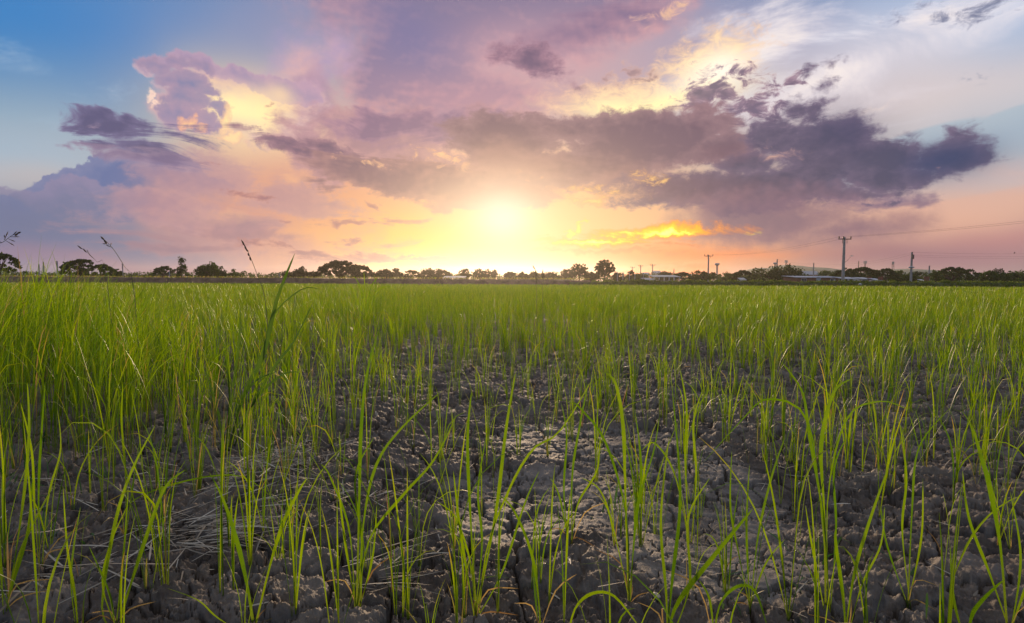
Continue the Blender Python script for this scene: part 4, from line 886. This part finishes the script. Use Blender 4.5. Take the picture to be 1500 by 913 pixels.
for i, (px, tp, w, sty, tn, lab) in enumerate([
    (868, 398, 26, 'round', 'brown', 'low tree between the two tall airy trees'), (906, 398.5, 24, 'round', 'brown', 'low tree behind the first fence posts'), (924, 394.5, 14, 'round', 'brown', 'small round tree beside the utility poles left of the white hall'),
    (936, 401, 30, 'round', 'mid', 'low bushy tree behind the leftmost utility poles'), (975, 398, 30, 'round', 'brown', 'broad low tree behind the white hall'), (1000, 397, 34, 'rain', 'dark', 'wide dark tree right of the white hall'), (1024, 396, 30, 'round', 'dark', 'dark tree just left of the tall crossarm pole'),
    (1030, 401, 26, 'round', 'mid', 'lighter leafy tree at the foot of the tall crossarm pole'), (1044, 398, 14, 'open', 'mid', 'ragged small tree between the crossarm pole and the water tower'), (1063, 399, 26, 'round', 'mid', 'leafy tree right of the near water tower'),
    (1088, 394, 36, 'rain', 'dark', 'flat dark tree above the white kiosk'), (1078, 405, 20, 'round', 'mid', 'low bushy tree beside the white kiosk'), (1107, 391, 14, 'open', 'light', 'pale airy tree standing before the blue green hill'), (1115, 390, 12, 'open', 'light', 'second pale airy tree standing before the blue green hill'),
    (1104, 402, 26, 'round', 'light', 'light green bushy tree right of the kiosk'), (1128, 398, 30, 'rain', 'dark', 'dark tree left of the pole by the big dome tree'), (1150, 389, 60, 'round', 'dark', 'big dark dome shaped tree left of the long barn'), (1146, 401, 34, 'round', 'mid', 'green lower tree in front of the big dark dome'),
    (1183, 402, 14, 'round', 'dark', 'small dark tree behind the long barn roof'), (1212, 396, 32, 'round', 'mid', 'green tree left of the street lamp pole'), (1240, 391, 46, 'rain', 'dark', 'broad dark crown right behind the street lamp pole'), (1265, 389.5, 50, 'rain', 'dark', 'flat dark crown behind the white sheds'),
    (1226, 399, 24, 'round', 'mid', 'rounded green tree behind the barn end'), (1252, 399, 22, 'round', 'mid', 'rounded green tree above the open white shed'), (1279, 393.5, 26, 'round', 'light', 'bright green round tree above the small white house'), (1298, 391, 36, 'rain', 'dark', 'dark flat crown right of the bright round tree'),
    (1318, 396, 36, 'round', 'mid', 'green tree left of the transformer pole'), (1330, 402, 26, 'round', 'dark', 'dark tree at the foot of the transformer pole'), (1345, 396, 28, 'round', 'dark', 'dark tree between the two right poles'), (1343, 405, 18, 'round', 'light', 'small light bush like tree right of the transformer pole'),
    (1372, 395, 24, 'round', 'mid', 'green tree right of the rightmost pole'), (1396, 388.5, 52, 'rain', 'dark', 'largest flat dark crown at the right'), (1420, 393, 42, 'rain', 'dark', 'second flat dark crown at the right, lower than its neighbour'), (1388, 397, 32, 'round', 'mid', 'green tree in front of the largest right crown'),
    (1448, 395, 24, 'round', 'mid', 'small green tree left of the feathery ones'), (1458, 392, 10, 'open', 'dark', 'first feathery tufted tree at the right'), (1467, 391, 9, 'open', 'dark', 'second feathery tufted tree at the right'), (1478, 394, 30, 'rain', 'dark', 'dark flat crown second from the right edge'),
    (1500, 396, 40, 'round', 'mid', 'broad green tree at the right edge of the frame'), (1470, 400, 40, 'round', 'mid', 'low wide green tree under the feathery ones')]):
    T('broadleaf_tree' if sty != 'rain' else 'rain_tree', lab, px, tp, w, 128+(i*41 % 34)-(14 if tn == 'light' else 0), sty, tn, group=GT)
# the far treeline behind them, one mass
cen = []; rad = []
for px in np.arange(-420, 1960, 2.2):
    Y = U(175, 235); tp = 402.5+.0045*(px-750)*.9-(1.6*perlin(np.array([px*.012]), np.array([3.3]), 4)[0]+1.0*perlin(np.array([px*.06]), np.array([1.3]), 4)[0])*1.6
    c0 = at_depth(px, tp, Y)
    for _ in range(2): cen.append((c0.x+U(-1.2, 1.2), Y, c0.z-U(.2, 1.0) if _ == 0 else c0.z-U(1.2, 2.6))); rad.append(U(.8, 1.4))
V, F, A = cards(np.array(cen), np.array(rad), 26, np.full(len(cen)*26, .34), .8)
tag(np_mesh('distant_treeline', V, F, FM['mid'], None, {'leaf': A}, smooth=False), 'low continuous far treeline behind the separate trees', 'trees', kind='stuff')
# ------------------------------------------------------------------ hills far off on the right
def hills(name, prof, Y, thick, m_):
    xs_ = np.interp(np.linspace(0, 1, 120), np.linspace(0, 1, len(prof)), [p[0] for p in prof]); ys_ = np.interp(xs_, [p[0] for p in prof], [p[1] for p in prof])
    V = []; nd = 10
    for a_, b_ in zip(xs_, ys_):
        c0 = at_depth(a_, b_, Y)
        for j in range(nd+1):
            u = j/nd*2-1; V.append((c0.x, Y+u*thick, max(0, (c0.z+1)*(math.cos(u*math.pi/2))-1+.9*float(perlin(np.array([c0.x*.02]), np.array([u*3.]), 4)[0]))))
    n = len(xs_); F = [(i*(nd+1)+j, (i+1)*(nd+1)+j, (i+1)*(nd+1)+j+1, i*(nd+1)+j+1) for i in range(n-1) for j in range(nd)]
    return tag(np_mesh(name, V, F, m_), kind='structure')
M_HILL = simple('wooded hill', (.04, .115, .10), 1.0, .35, .05)
hills('hills', [(1080, 412), (1092, 400), (1102, 395), (1112, 392.5), (1130, 393), (1150, 388), (1160, 388.5), (1170, 391), (1185, 391.5), (1197, 392.5), (1206, 395), (1225, 402), (1260, 400), (1300, 395), (1330, 394), (1350, 395.5), (1375, 400), (1420, 412)], 900, 160, M_HILL)
# ------------------------------------------------------------------ bunds: brown earth on the left, overgrown on the right
M_EARTH = simple('bare bund earth', (.16, .105, .075), .95, .4, .9, bump=.3); M_BUNDG = simple('bund ground', (.075, .085, .03), 1, .4, .8)
def bund(name, x0, x1, Y, hf, m_, w=2.2, n=400):
    V = []; xs_ = np.linspace(x0, x1, n); prof = [(-w*1.2, -.3), (-w*.85, .18), (-w*.55, .75), (-w*.35, .97), (0, 1.0), (w*.5, .98), (w, .5), (w*1.5, -.3)]
    for i, x in enumerate(xs_):
        for j, (dy, hz) in enumerate(prof):
            nn = float(perlin(np.array([x*.5]), np.array([j*.7]), 4)[0])*.14+float(perlin(np.array([x*.11]), np.array([j*.2]), 14)[0])*.12
            V.append((x, Y(x)+dy+nn, hf(x)*hz+nn*.8))
    m = len(prof); F = [(i*m+j, (i+1)*m+j, (i+1)*m+j+1, i*m+j+1) for i in range(n-1) for j in range(m-1)]
    return tag(np_mesh(name, V, F, m_), kind='structure')
YL = lambda x: 81.0+0*x
bund('earth_bund', -130, 11, YL, lambda x: 1.16-.002*(x+80), M_EARTH)
YR = lambda x: 80+max(0, min(x, 90)-8)*.1
bund('overgrown_bund', 8, 160, YR, lambda x: .72+.002*x, M_BUNDG)
# ochre dry grass on the crest of the earth bund
bits = []; n = 9000; x = U(-125, 11, n); y = 81+U(-1.7, 1.6, n)
k_ = (y > 80.0) | (U(0, 1, n) < .22); x, y = x[k_], y[k_]; n = len(x)
zz = np.interp(np.abs(y-81), [0, .8, 1.2, 1.9], [1.14, 1.08, .8, .25])
bits.append(blades(np.stack([x, y, zz], -1), U(0, 6.28, n), U(0, .5, n), U(.05, .3, n), U(.1, 1.2, n), np.ones(n), U(.12, .34, n), U(.03, .08, n), np.full(n, .02), U(0, 1, n), np.where(U(0, 1, n) < .5, .85, .25), 3, None, False))
V, F, A = merge(bits); tag(np_mesh('bund_grass', V, F, M_RICE, attrs={'leaf': A}), 'ochre dry grass along the crest of the earth bund', 'grass', kind='stuff')
# creeping green growth all over the right bund
cen = []; rad = []
for x in np.arange(8, 150, .16):
    Yc = YR(x); hh = .74+.002*x+.2*float(perlin(np.array([x*.25]), np.array([1.0]), 31)[0])+.15*float(perlin(np.array([x*.9]), np.array([1.0]), 32)[0])
    if x < 14: hh *= .7+.3*(x-8)/6
    for _ in range(3):
        u = U(-1, .5); cen.append((x+U(-.2, .2), Yc+u*1.9, max(.1, hh*(1-max(0, -u)**1.8*.85)+U(-.1, .08)))); rad.append(U(.22, .42))
V, F, A = cards(np.array(cen), np.array(rad), 18, np.full(len(cen)*18, .13), .7, tone=np.clip(U(0, 1, len(cen)), 0, 1))
tag(np_mesh('undergrowth', V, F, FM['creeper'], None, {'leaf': A}, smooth=False), 'tangled green creepers smothering the right bund', 'undergrowth', kind='stuff')
# ------------------------------------------------------------------ poles, wires, towers
M_CONC = simple('pale concrete', (.36, .35, .34), .85, .18, 2.5); M_STEEL = simple('dark galvanised steel', (.14, .12, .11), .6, .2, 5, metal=.3); M_CER = simple('brown insulator', (.10, .05, .035), .4)
M_WHITE = simple('white paint', (.55, .55, .55), .6, .1, 1.5); M_LAMP = simple('lamp glass', (.72, .66, .5), .35, .05); M_WIRE = simple('power cable', (.04, .04, .045), .6)
M_GREYM = simple('painted grey metal', (.40, .42, .44), .5, .15, 2)
def pole(name, lab, px, top, Y, arm=0.0, zb=.1, lamp=False, trafo=False, group='utility poles beside the far road', cat='utility pole', r0=.20, double=False):
    c0 = at_depth(px, top, Y); h_ = c0.z-zb; root = empty(name, (c0.x, Y, zb)); tag(root, lab, cat, group)
    m_ = MB(); m_.box((0, 0, h_/2-.2), (r0*2, r0*1.7, h_+.4), taper=.62); m_.build('shaft', M_CONC, root)
    if arm:
        a = MB(); a.box((0, -.14, h_-.32), (arm*2, .1, .14)); a.box((-arm*.35, -.13, h_-.62), (.05, .05, .75), rx=0); a.box((arm*.35, -.13, h_-.62), (.05, .05, .75)); a.build('crossarm', M_STEEL, root)
        for sx in (-1, -.25, 1): MB().lathe([(.03, 0), (.05, .04), (.11, .06), (.05, .10), (.11, .13), (.09, .2), (.11, .26), (.05, .36)], (sx*arm*.93, -.14, h_-.25), 10).build('insulator', M_CER, root, smooth=True)
    else:
        for zz in (-.15, -.55, -.95): MB().lathe([(.03, 0), (.08, .04), (.05, .09), (.08, .13), (.03, .2)], (0, -.18, h_+zz), 8).build('insulator', M_CER, root, smooth=True)
    if lamp:
        l_ = MB(); l_.tube([(.12, -.1, h_*.49), (.5, -.1, h_*.53), (1.0, -.1, h_*.60)], [.035, .03, .03], 6); l_.build('lamp_arm', M_STEEL, root, smooth=True)
        MB().box((1.18, -.1, h_*.625), (.42, .2, .12), taper=.6).build('lamp_head', M_LAMP, root)
    if trafo:
        MB().lathe([(.10, 0), (.58, .12), (.62, .25), (.25, .38), (.14, .55)], (0, 0, h_*.52), 14).build('collar', M_GREYM, root, smooth=True)
        MB().box((0, -.3, h_*.86), (.36, .3, .9)).build('fuse_box', M_STEEL, root)
    return Vector((c0.x, Y, c0.z))
PT_ = {}
PT_['lamp'] = pole('utility_pole', 'tallest concrete pole with crossarm and a street lamp halfway up', 1237, 347.5, 90, 1.0, lamp=True)
PT_['a'] = pole('utility_pole', 'tall crossarm pole left of the near water tower', 1038, 373.5, 150, 1.15)
PT_['b'] = pole('utility_pole', 'crossarm pole in front of the left end of the white hall', 956, 387.5, 215, .95)
PT_['c'] = pole('utility_pole', 'crossarm pole second left from the white hall', 938.5, 388.8, 235, .95)
PT_['d'] = pole('utility_pole', 'leftmost crossarm pole, beside the small round tree', 926.5, 391.2, 255, .95)
PT_['e'] = pole('utility_pole', 'bare pole in front of the right end of the white hall', 987.3, 394.5, 200)
PT_['f'] = pole('utility_pole', 'bare concrete pole left of the big dark dome tree', 1138.5, 380, 170)
PT_['g'] = pole('utility_pole', 'bare concrete pole rising through the long barn roof line', 1192, 385.5, 190)
PT_['h'] = pole('utility_pole', 'pole with a saucer shaped collar and fuse box at the right', 1336, 369.5, 120, trafo=True)
PT_['i'] = pole('utility_pole', 'rightmost short bare pole', 1361.5, 389.5, 165)
PT_['j'] = pole('utility_pole', 'bare pole beyond the grass at the far left, first of three', 57, 387, 190); PT_['k'] = pole('utility_pole', 'bare pole at the far left, second of three', 63.5, 384, 175); PT_['l'] = pole('utility_pole', 'bare pole at the far left, third of three', 83.5, 382.5, 165)
PT_['m'] = pole('utility_pole', 'thin pole right of the two wide flat trees', 179.5, 387, 130, r0=.1)
PT_['n'] = pole('utility_pole', 'faint small pole in the haze right of the right hall pole', 970, 397, 190, r0=.11)
for px, tp, lab in ((904.5, 399, 'pale marker post, first left of the pole row'), (912.5, 400, 'pale marker post, second left of the pole row'), (922, 401, 'pale marker post, third, beside the leftmost pole'), (930, 402, 'pale marker post between two utility poles'), (942.5, 400.5, 'pale marker post at the hall left corner'), (248, 398.5, 'single pale post at the left under the lacy tree'), (409, 401, 'thin grey post left of the tall pointed blade')):
    c0 = at_depth(px, tp, 105); m_ = MB(); m_.box((0, 0, (c0.z+.1)/2), (.16, .16, c0.z+.1), taper=.8); m_.box((0, 0, c0.z+.07), (.2, .2, .05)); tag(m_.build('marker_post', M_CONC, loc=(c0.x, 105, 0)), lab, 'post', 'short concrete posts along the bund')
# off-frame poles that the wires run on to
PT_['r1'] = pole('utility_pole', 'nearer crossarm pole outside the right edge', 1590, 316, 58, 1.0); PT_['r2'] = pole('utility_pole', 'nearer bare pole outside the right edge', 1680, 366, 108)
def wire(lab, a, b, offs, sag):
    root = empty('power_line', a); tag(root, lab, 'power line', 'power lines between the poles')
    for k, (ox_, oz_) in enumerate(offs):
        p0 = Vector((ox_, -.14, oz_)); p1 = b-a+Vector((ox_, -.14, oz_)); pts = []
        for i in range(25):
            t = i/24; p = p0.lerp(p1, t); p.z -= sag*4*t*(1-t); pts.append(p)
        MB().tube(pts, .011, 4, cap=False).build('cable', M_WIRE, root, smooth=True)
    return a, b, sag
wire('two cables from the tallest pole out past the right edge', PT_['lamp'], PT_['r1'], [(-.93, .05), (.93, .05)], .25)
wire('two cables from the tall crossarm pole to the tallest pole', PT_['a'], PT_['lamp'], [(-.93, .05), (.93, .05)], 1.0)
wire('cables from the hall pole to the tall crossarm pole', PT_['b'], PT_['a'], [(-.9, .05), (.9, .05)], .8)
wire('cables between the two leftmost crossarm poles and on to the next', PT_['d'], PT_['c'], [(-.9, .05), (.9, .05)], .3)
wire('cables between the crossarm pole and the pole at the hall', PT_['c'], PT_['b'], [(-.9, .05), (.9, .05)], .3)
wire('three cables from the collared pole past the right edge', PT_['h'], PT_['r2'], [(0, -.05), (0, -.6), (0, -.95)], .5)
wire('three cables from the barn pole to the collared pole', PT_['g'], PT_['h'], [(0, -.05), (0, -.5)], 1.3)
wire('cables from the dome tree pole to the barn pole', PT_['f'], PT_['g'], [(0, -.05), (0, -.5)], .5)
wire('thin cables between the far left poles', PT_['j'], PT_['l'], [(0, -.05), (0, -.6)], .3)
wire('thin cables running left from the far left poles', at_depth(-60, 383, 200), PT_['j'], [(0, -.05), (0, -.6)], .5)
# bird on the cable
a, b = PT_['h'], PT_['r2']; bt = min((i/200 for i in range(201)), key=lambda t: abs(((a.lerp(b, t).x)/(a.lerp(b, t).y))*FPX+750-1481)); bp_ = a.lerp(b, bt); bp_.z -= .5*4*bt*(1-bt)+.03; bp_.y -= .14
br = empty('bird', bp_, .6); tag(br, 'small dark bird perched on the upper cable near the right edge', 'bird')
m_ = MB(); m_.tube([(-.34, 0, .02), (-.2, 0, .07), (-.1, 0, .12), (.02, 0, .17), (.1, 0, .22), (.15, 0, .28), (.2, 0, .30), (.25, 0, .29)], [.03, .035, .075, .10, .085, .06, .055, .01], 10); m_.tube([(0, .03, 0), (0, .03, .1)], .01, 4); m_.tube([(0, -.03, 0), (0, -.03, .1)], .01, 4); m_.build('body', M_CER, br, smooth=True)
def water_tower(lab, px, top, Y, bw, pale=True):
    c0 = at_depth(px, top, Y); h_ = c0.z; root = empty('water_tower', (c0.x, Y, 0)); tag(root, lab, 'water tower', 'mushroom shaped water towers')
    MB().lathe([(.7, -.2), (.62, .6), (.42, 1.0), (.36, h_*.5), (.34, h_-bw*.55), (.42, h_-bw*.5)], n=16).build('stem', M_CONC, root, smooth=True)
    MB().lathe([(.4, h_-bw*.55), (bw*.30, h_-bw*.42), (bw*.48, h_-bw*.27), (bw*.5, h_-bw*.2), (bw*.46, h_-bw*.12), (bw*.25, h_-bw*.02), (.05, h_)], n=20).build('tank', M_GREYM, root, smooth=True)
    lad = MB(); [lad.box((.45, -.3, z_), (.3, .03, .03)) for z_ in np.arange(.5, h_-bw*.5, .4)]; lad.box((.32, -.3, h_*.45), (.03, .03, h_*.85)); lad.box((.6, -.3, h_*.45), (.03, .03, h_*.85)); lad.build('ladder', M_STEEL, root)
water_tower('nearer mushroom shaped water tower right of the tall crossarm pole', 1050.5, 385.5, 260, 2.3); water_tower('farther water tower whose bowl shows left of a pole', 1135.5, 384.5, 330, 2.4)
def mast(lab, px, top, Y, w=1.2, head=None):
    c0 = at_depth(px, top, Y); h_ = c0.z; root = empty('communication_tower', (c0.x, Y, 0)); tag(root, lab, 'mast', 'masts far behind the trees'); m_ = MB()
    for sx in (-1, 1):
        for sy in (-1, 1): m_.tube([(sx*w/2, sy*w/2, 0), (sx*w*.28, sy*w*.28, h_)], .09, 5)
    z = 0; k = 0
    while z < h_-1:
        a_ = w/2-(w*.22)*z/h_; z2 = min(h_, z+1.5); b_ = w/2-(w*.22)*z2/h_
        for sy in (-1, 1): m_.tube([(-a_ if k % 2 else a_, sy*a_, z), (b_ if k % 2 else -b_, sy*b_, z2)], .05, 4); m_.tube([(-b_, sy*b_, z2), (b_, sy*b_, z2)], .05, 4)
        z = z2; k += 1
    m_.build('lattice', M_STEEL, root)
    if head:
        q_ = MB()
        for a_ in range(6): q_.box((math.cos(a_*1.047)*head*.5, math.sin(a_*1.047)*head*.5, h_-.9), (.35, .35, 1.9))
        q_.lathe([(head*.5, h_-2.0), (head*.52, h_-1.9)], n=12); q_.build('antenna_ring', M_GREYM, root)
mast('drum headed mast behind the big dark dome tree', 1151.7, 381.5, 420, 1.2, 1.7); mast('drum headed mast behind the white sheds', 1267.5, 382.5, 420, .9, 1.9); mast('stepped lattice mast left of the collared pole', 1308.3, 383.5, 420, 1.6, 1.1); mast('thin slanting aerial left of the drum headed mast', 1258, 382.5, 420, .5)
# ------------------------------------------------------------------ buildings
M_ROOFB = simple('blue grey metal roof', (.36, .40, .48), .5, .12, 1.2, metal=.2); M_ROOFW = simple('pale metal roof', (.48, .50, .54), .5, .1, 1.2, metal=.1); M_ROOFG = simple('grey green roof', (.20, .26, .25), .7, .15, 1)
M_BRICK = simple('red brown brickwork', (.26, .11, .07), .9, .35, 6); M_DARKIN = simple('dark interior', (.03, .028, .03), .9); M_CREAM = simple('cream wall', (.50, .46, .42), .85, .12, 1.5); M_GLASSD = simple('dark window glass', (.05, .06, .08), .15)
def build(name, lab, px0, px1, ptop, Y, kind='shed', wall=None, roof=None, zb=0.0, cat='building', depth=5.0, pitch=.12, group=None, over=.4):
    wall = wall or M_WHITE; roof = roof or M_ROOFW
    a = at_depth(px0, ptop, Y); b = at_depth(px1, ptop, Y); w = b.x-a.x; h_ = a.z-zb; root = empty(name, ((a.x+b.x)/2, Y, zb)); tag(root, lab, cat, group)
    rt = w*pitch if kind == 'gable' else max(.25, w*pitch*.5); eave = h_-min(rt, h_*.45)
    if kind in ('shed', 'gable', 'long'):
        ww = w-2*over
        m_ = MB(); m_.box((0, depth/2, eave/2-.1), (ww, depth, eave+.2)); m_.build('wall', wall, root)
        n = max(2, int(ww/2.3))
        for i in range(n):
            x_ = -ww/2+ww*(i+.5)/n
            if i == n//2: d_ = MB().box((x_, -.03, .95), (.9, .08, 1.9)).build('door', M_BRICK if wall is not M_BRICK else M_WHITE, root); MB().box((x_+.33, -.09, .95), (.06, .05, .14)).build('handle', M_STEEL, d_).matrix_parent_inverse = d_.matrix_world.inverted()
            else:
                wd = MB(); wd.box((x_, -.02, eave*.6), (1.1, .07, .95)); f_ = wd.build('window', M_WHITE if wall is not M_WHITE else M_GREYM, root); MB().box((x_-.26, -.06, eave*.6), (.44, .04, .8)).box((x_+.26, -.06, eave*.6), (.44, .04, .8)).build('pane', M_GLASSD, f_)
    else:                   # open shelter on posts
        n = max(3, int(w/1.0)); 
        for i in range(n+1):
            for yy in (0, depth): MB().box((-w/2+over+(w-2*over)*i/n, yy, eave/2-.1), (.13, .13, eave+.2)).build('post', M_WHITE, root)
        MB().box((0, depth*.95, eave*.3), (w-2*over, .08, eave*.6)).build('back_wall', wall, root)
    r_ = MB(); t = .09; w2 = w/2
    if kind == 'gable':
        ym = depth/2; d2 = depth/2+over
        for s_ in (-1, 1):
            y0, y1 = ym+s_*d2, ym
            r_.poly([(-w2, y0, eave-.1), (w2, y0, eave-.1), (w2, y1, h_), (-w2, y1, h_), (-w2, y0, eave-.1+t), (w2, y0, eave-.1+t), (w2, y1, h_+t), (-w2, y1, h_+t)], [(0, 1, 2, 3), (7, 6, 5, 4), (0, 4, 5, 1), (1, 5, 6, 2), (2, 6, 7, 3), (3, 7, 4, 0)])
    else:
        z0, z1 = h_-rt*.35, h_
        n = max(6, int(w/.5)); V = []; 
        for i in range(n+1):
            x_ = -w2+w*i/n; c_ = .03*(i % 2)
            V += [(x_, -over, z0-.25+c_), (x_, depth+over, z1+c_), (x_, -over, z0-.25+c_+t), (x_, depth+over, z1+c_+t)]
        F = []
        for i in range(n): a_ = i*4; b_ = a_+4; F += [(a_, a_+1, b_+1, b_), (a_+2, b_+2, b_+3, a_+3), (a_, b_, b_+2, a_+2), (a_+1, a_+3, b_+3, b_+1)]
        r_.poly(V, F)
    r_.build('roof', roof, root); return root
build('shelter', 'long low shelter with a bright white roof in the haze left of the sun', 648, 681, 405.2, 100, 'open', M_CREAM, M_WHITE, pitch=.03, depth=3, over=.2, cat='shelter')
build('hall', 'white hall with flat pale roof and many columns behind the utility poles', 957, 997, 403.6, 112, 'open', M_WHITE, M_WHITE, pitch=.06, depth=4, over=.2, cat='hall')
build('annex', 'low white annex at the left side of the white hall', 943.5, 959, 408, 110, 'open', M_WHITE, M_ROOFW, pitch=.06, depth=3, over=.1, cat='annex')
build('house', 'house gable peeking above the trees behind the white hall', 957, 969, 397, 300, 'gable', M_WHITE, M_ROOFB, pitch=.3, cat='house'); build('house', 'small far house gable left of the hall poles', 942, 952, 399.5, 300, 'gable', M_CREAM, M_ROOFB, pitch=.3, cat='house'); build('house', 'far house gable seen over the right half of the white hall', 977, 984, 400.2, 290, 'gable', M_WHITE, M_ROOFG, pitch=.3, cat='house')
build('kiosk', 'small white kiosk under the flat dark tree', 1084, 1093.5, 407.8, 112, 'open', M_WHITE, M_WHITE, pitch=.05, depth=1.2, over=.08, cat='kiosk')
build('barn', 'long low brick barn with a blue grey metal roof', 1165, 1233, 404.6, 118, 'long', M_BRICK, M_ROOFB, pitch=.03, depth=6, over=.3, cat='barn')
build('shed', 'open white shed just right of the street lamp pole', 1234, 1258, 406.6, 112, 'open', M_WHITE, M_ROOFW, pitch=.05, depth=3, over=.15, cat='shed')
build('house', 'small white house with dark windows below the bright round tree', 1262, 1279, 407, 114, 'shed', M_WHITE, M_ROOFW, pitch=.08, depth=3, over=.2, cat='house')
build('shed', 'pale lean to shed half sunk in the creepers right of the small white house', 1282, 1293, 408.6, 104, 'shed', M_GREYM, M_ROOFW, pitch=.2, depth=2, over=.1, cat='shed')
build('shed', 'tiny blue white roofed shed between the two right poles', 1352.5, 1359, 410, 100, 'shed', M_ROOFB, M_WHITE, pitch=.15, depth=1.5, over=.05, cat='shed')
build('house', 'large dark roofed house showing above the barn', 1171, 1201, 397.5, 240, 'gable', M_BRICK, M_ROOFB, pitch=.16, cat='house')
# flags, signs, litter
def flag(lab, px, top, Y, w, h_, m_):
    c0 = at_depth(px, top, Y); root = empty('banner_flag', (c0.x, Y, 0)); tag(root, lab, 'flag'); MB().tube([(0, 0, -.2), (0, 0, c0.z+.05)], .03, 6).build('pole', M_STEEL, root)
    V = []; F = []
    for i in range(7):
        for j in range(9): V.append((-w*i/6*(1-.75*(1-j/8)), .12*math.sin(i*1.1+j*.3), c0.z-h_*(1-(1-j/8))-0.0*i))
    F = [(i*9+j, (i+1)*9+j, (i+1)*9+j+1, i*9+j+1) for i in range(6) for j in range(8)]
    f_ = MB(); f_.poly(V, F); o_ = f_.build('cloth', m_, root, smooth=True); s_ = o_.modifiers.new('s', 'SOLIDIFY'); s_.thickness = .01
flag('white feather shaped banner between the hall and the tall crossarm pole', 1013.5, 402, 130, .5, 1.0, M_WHITE)
M_YEL = simple('yellow paint', (.75, .50, .02), .5); M_RED = simple('red cloth', (.5, .05, .03), .7)
c0 = at_depth(1011, 409, 120); r_ = empty('yellow_sign', (c0.x, 120, 0)); tag(r_, 'small yellow sign board below the white banner', 'sign'); MB().box((0, 0, c0.z-.3), (.34, .05, .5)).build('board', M_YEL, r_); MB().tube([(0, .05, -.2), (0, .05, c0.z-.1)], .03, 6).build('pole', M_STEEL, r_)
flag('small red and white flag above the kiosk', 1087, 400.5, 150, .55, .5, M_RED)
c0 = at_depth(1260, 419.5, 76.5); bg_ = MB(); bg_.tube([(-.2, 0, .02), (-.15, 0, .08), (-.05, .02, .13), (.05, 0, .12), (.15, -.02, .07), (.21, 0, .02)], [.02, .10, .14, .15, .09, .02], 9)
tag(bg_.build('plastic_sack', M_WHITE, loc=(c0.x, 76.5, .50), smooth=True), 'white plastic sack caught at the foot of the right bund', 'sack')
# ------------------------------------------------------------------ the evening air
hz = MB(); hz.box((0, 0, 0), (2500, 2500, 1)); M_HZ, q, o = mat('haze'); pv = q.n('ShaderNodeVolumePrincipled')
pv.inputs['Color'].default_value = (.98, .93, .86, 1); pv.inputs['Density'].default_value = HAZE_D; pv.inputs['Anisotropy'].default_value = HAZE_G
q.t.links.new(pv.outputs[0], o.inputs['Volume'])
ho = hz.build('haze', M_HZ); ho.scale = (1, 1, 28); ho.location = (0, 0, 11.7); tag(ho, 'thin warm evening haze over the field', 'haze', kind='stuff')
# ------------------------------------------------------------------ the low sun, softened by cloud
sl = bpy.data.lights.new('sun', 'SUN'); sl.energy = 4.8; sl.angle = R(6); sl.color = (1.0, .72, .46)
so = bpy.data.objects.new('sun', sl); COL.objects.link(so); so.rotation_euler = (-SUN_DIR).to_track_quat('-Z', 'Y').to_euler()
SC.cycles.max_bounces = 6; SC.cycles.diffuse_bounces = 3; SC.cycles.glossy_bounces = 2; SC.cycles.transmission_bounces = 4; SC.cycles.volume_bounces = 1
SC.cycles.transparent_max_bounces = 4; SC.cycles.caustics_reflective = False; SC.cycles.caustics_refractive = False
SC.cycles.use_denoising = True; SC.cycles.sample_clamp_indirect = 6
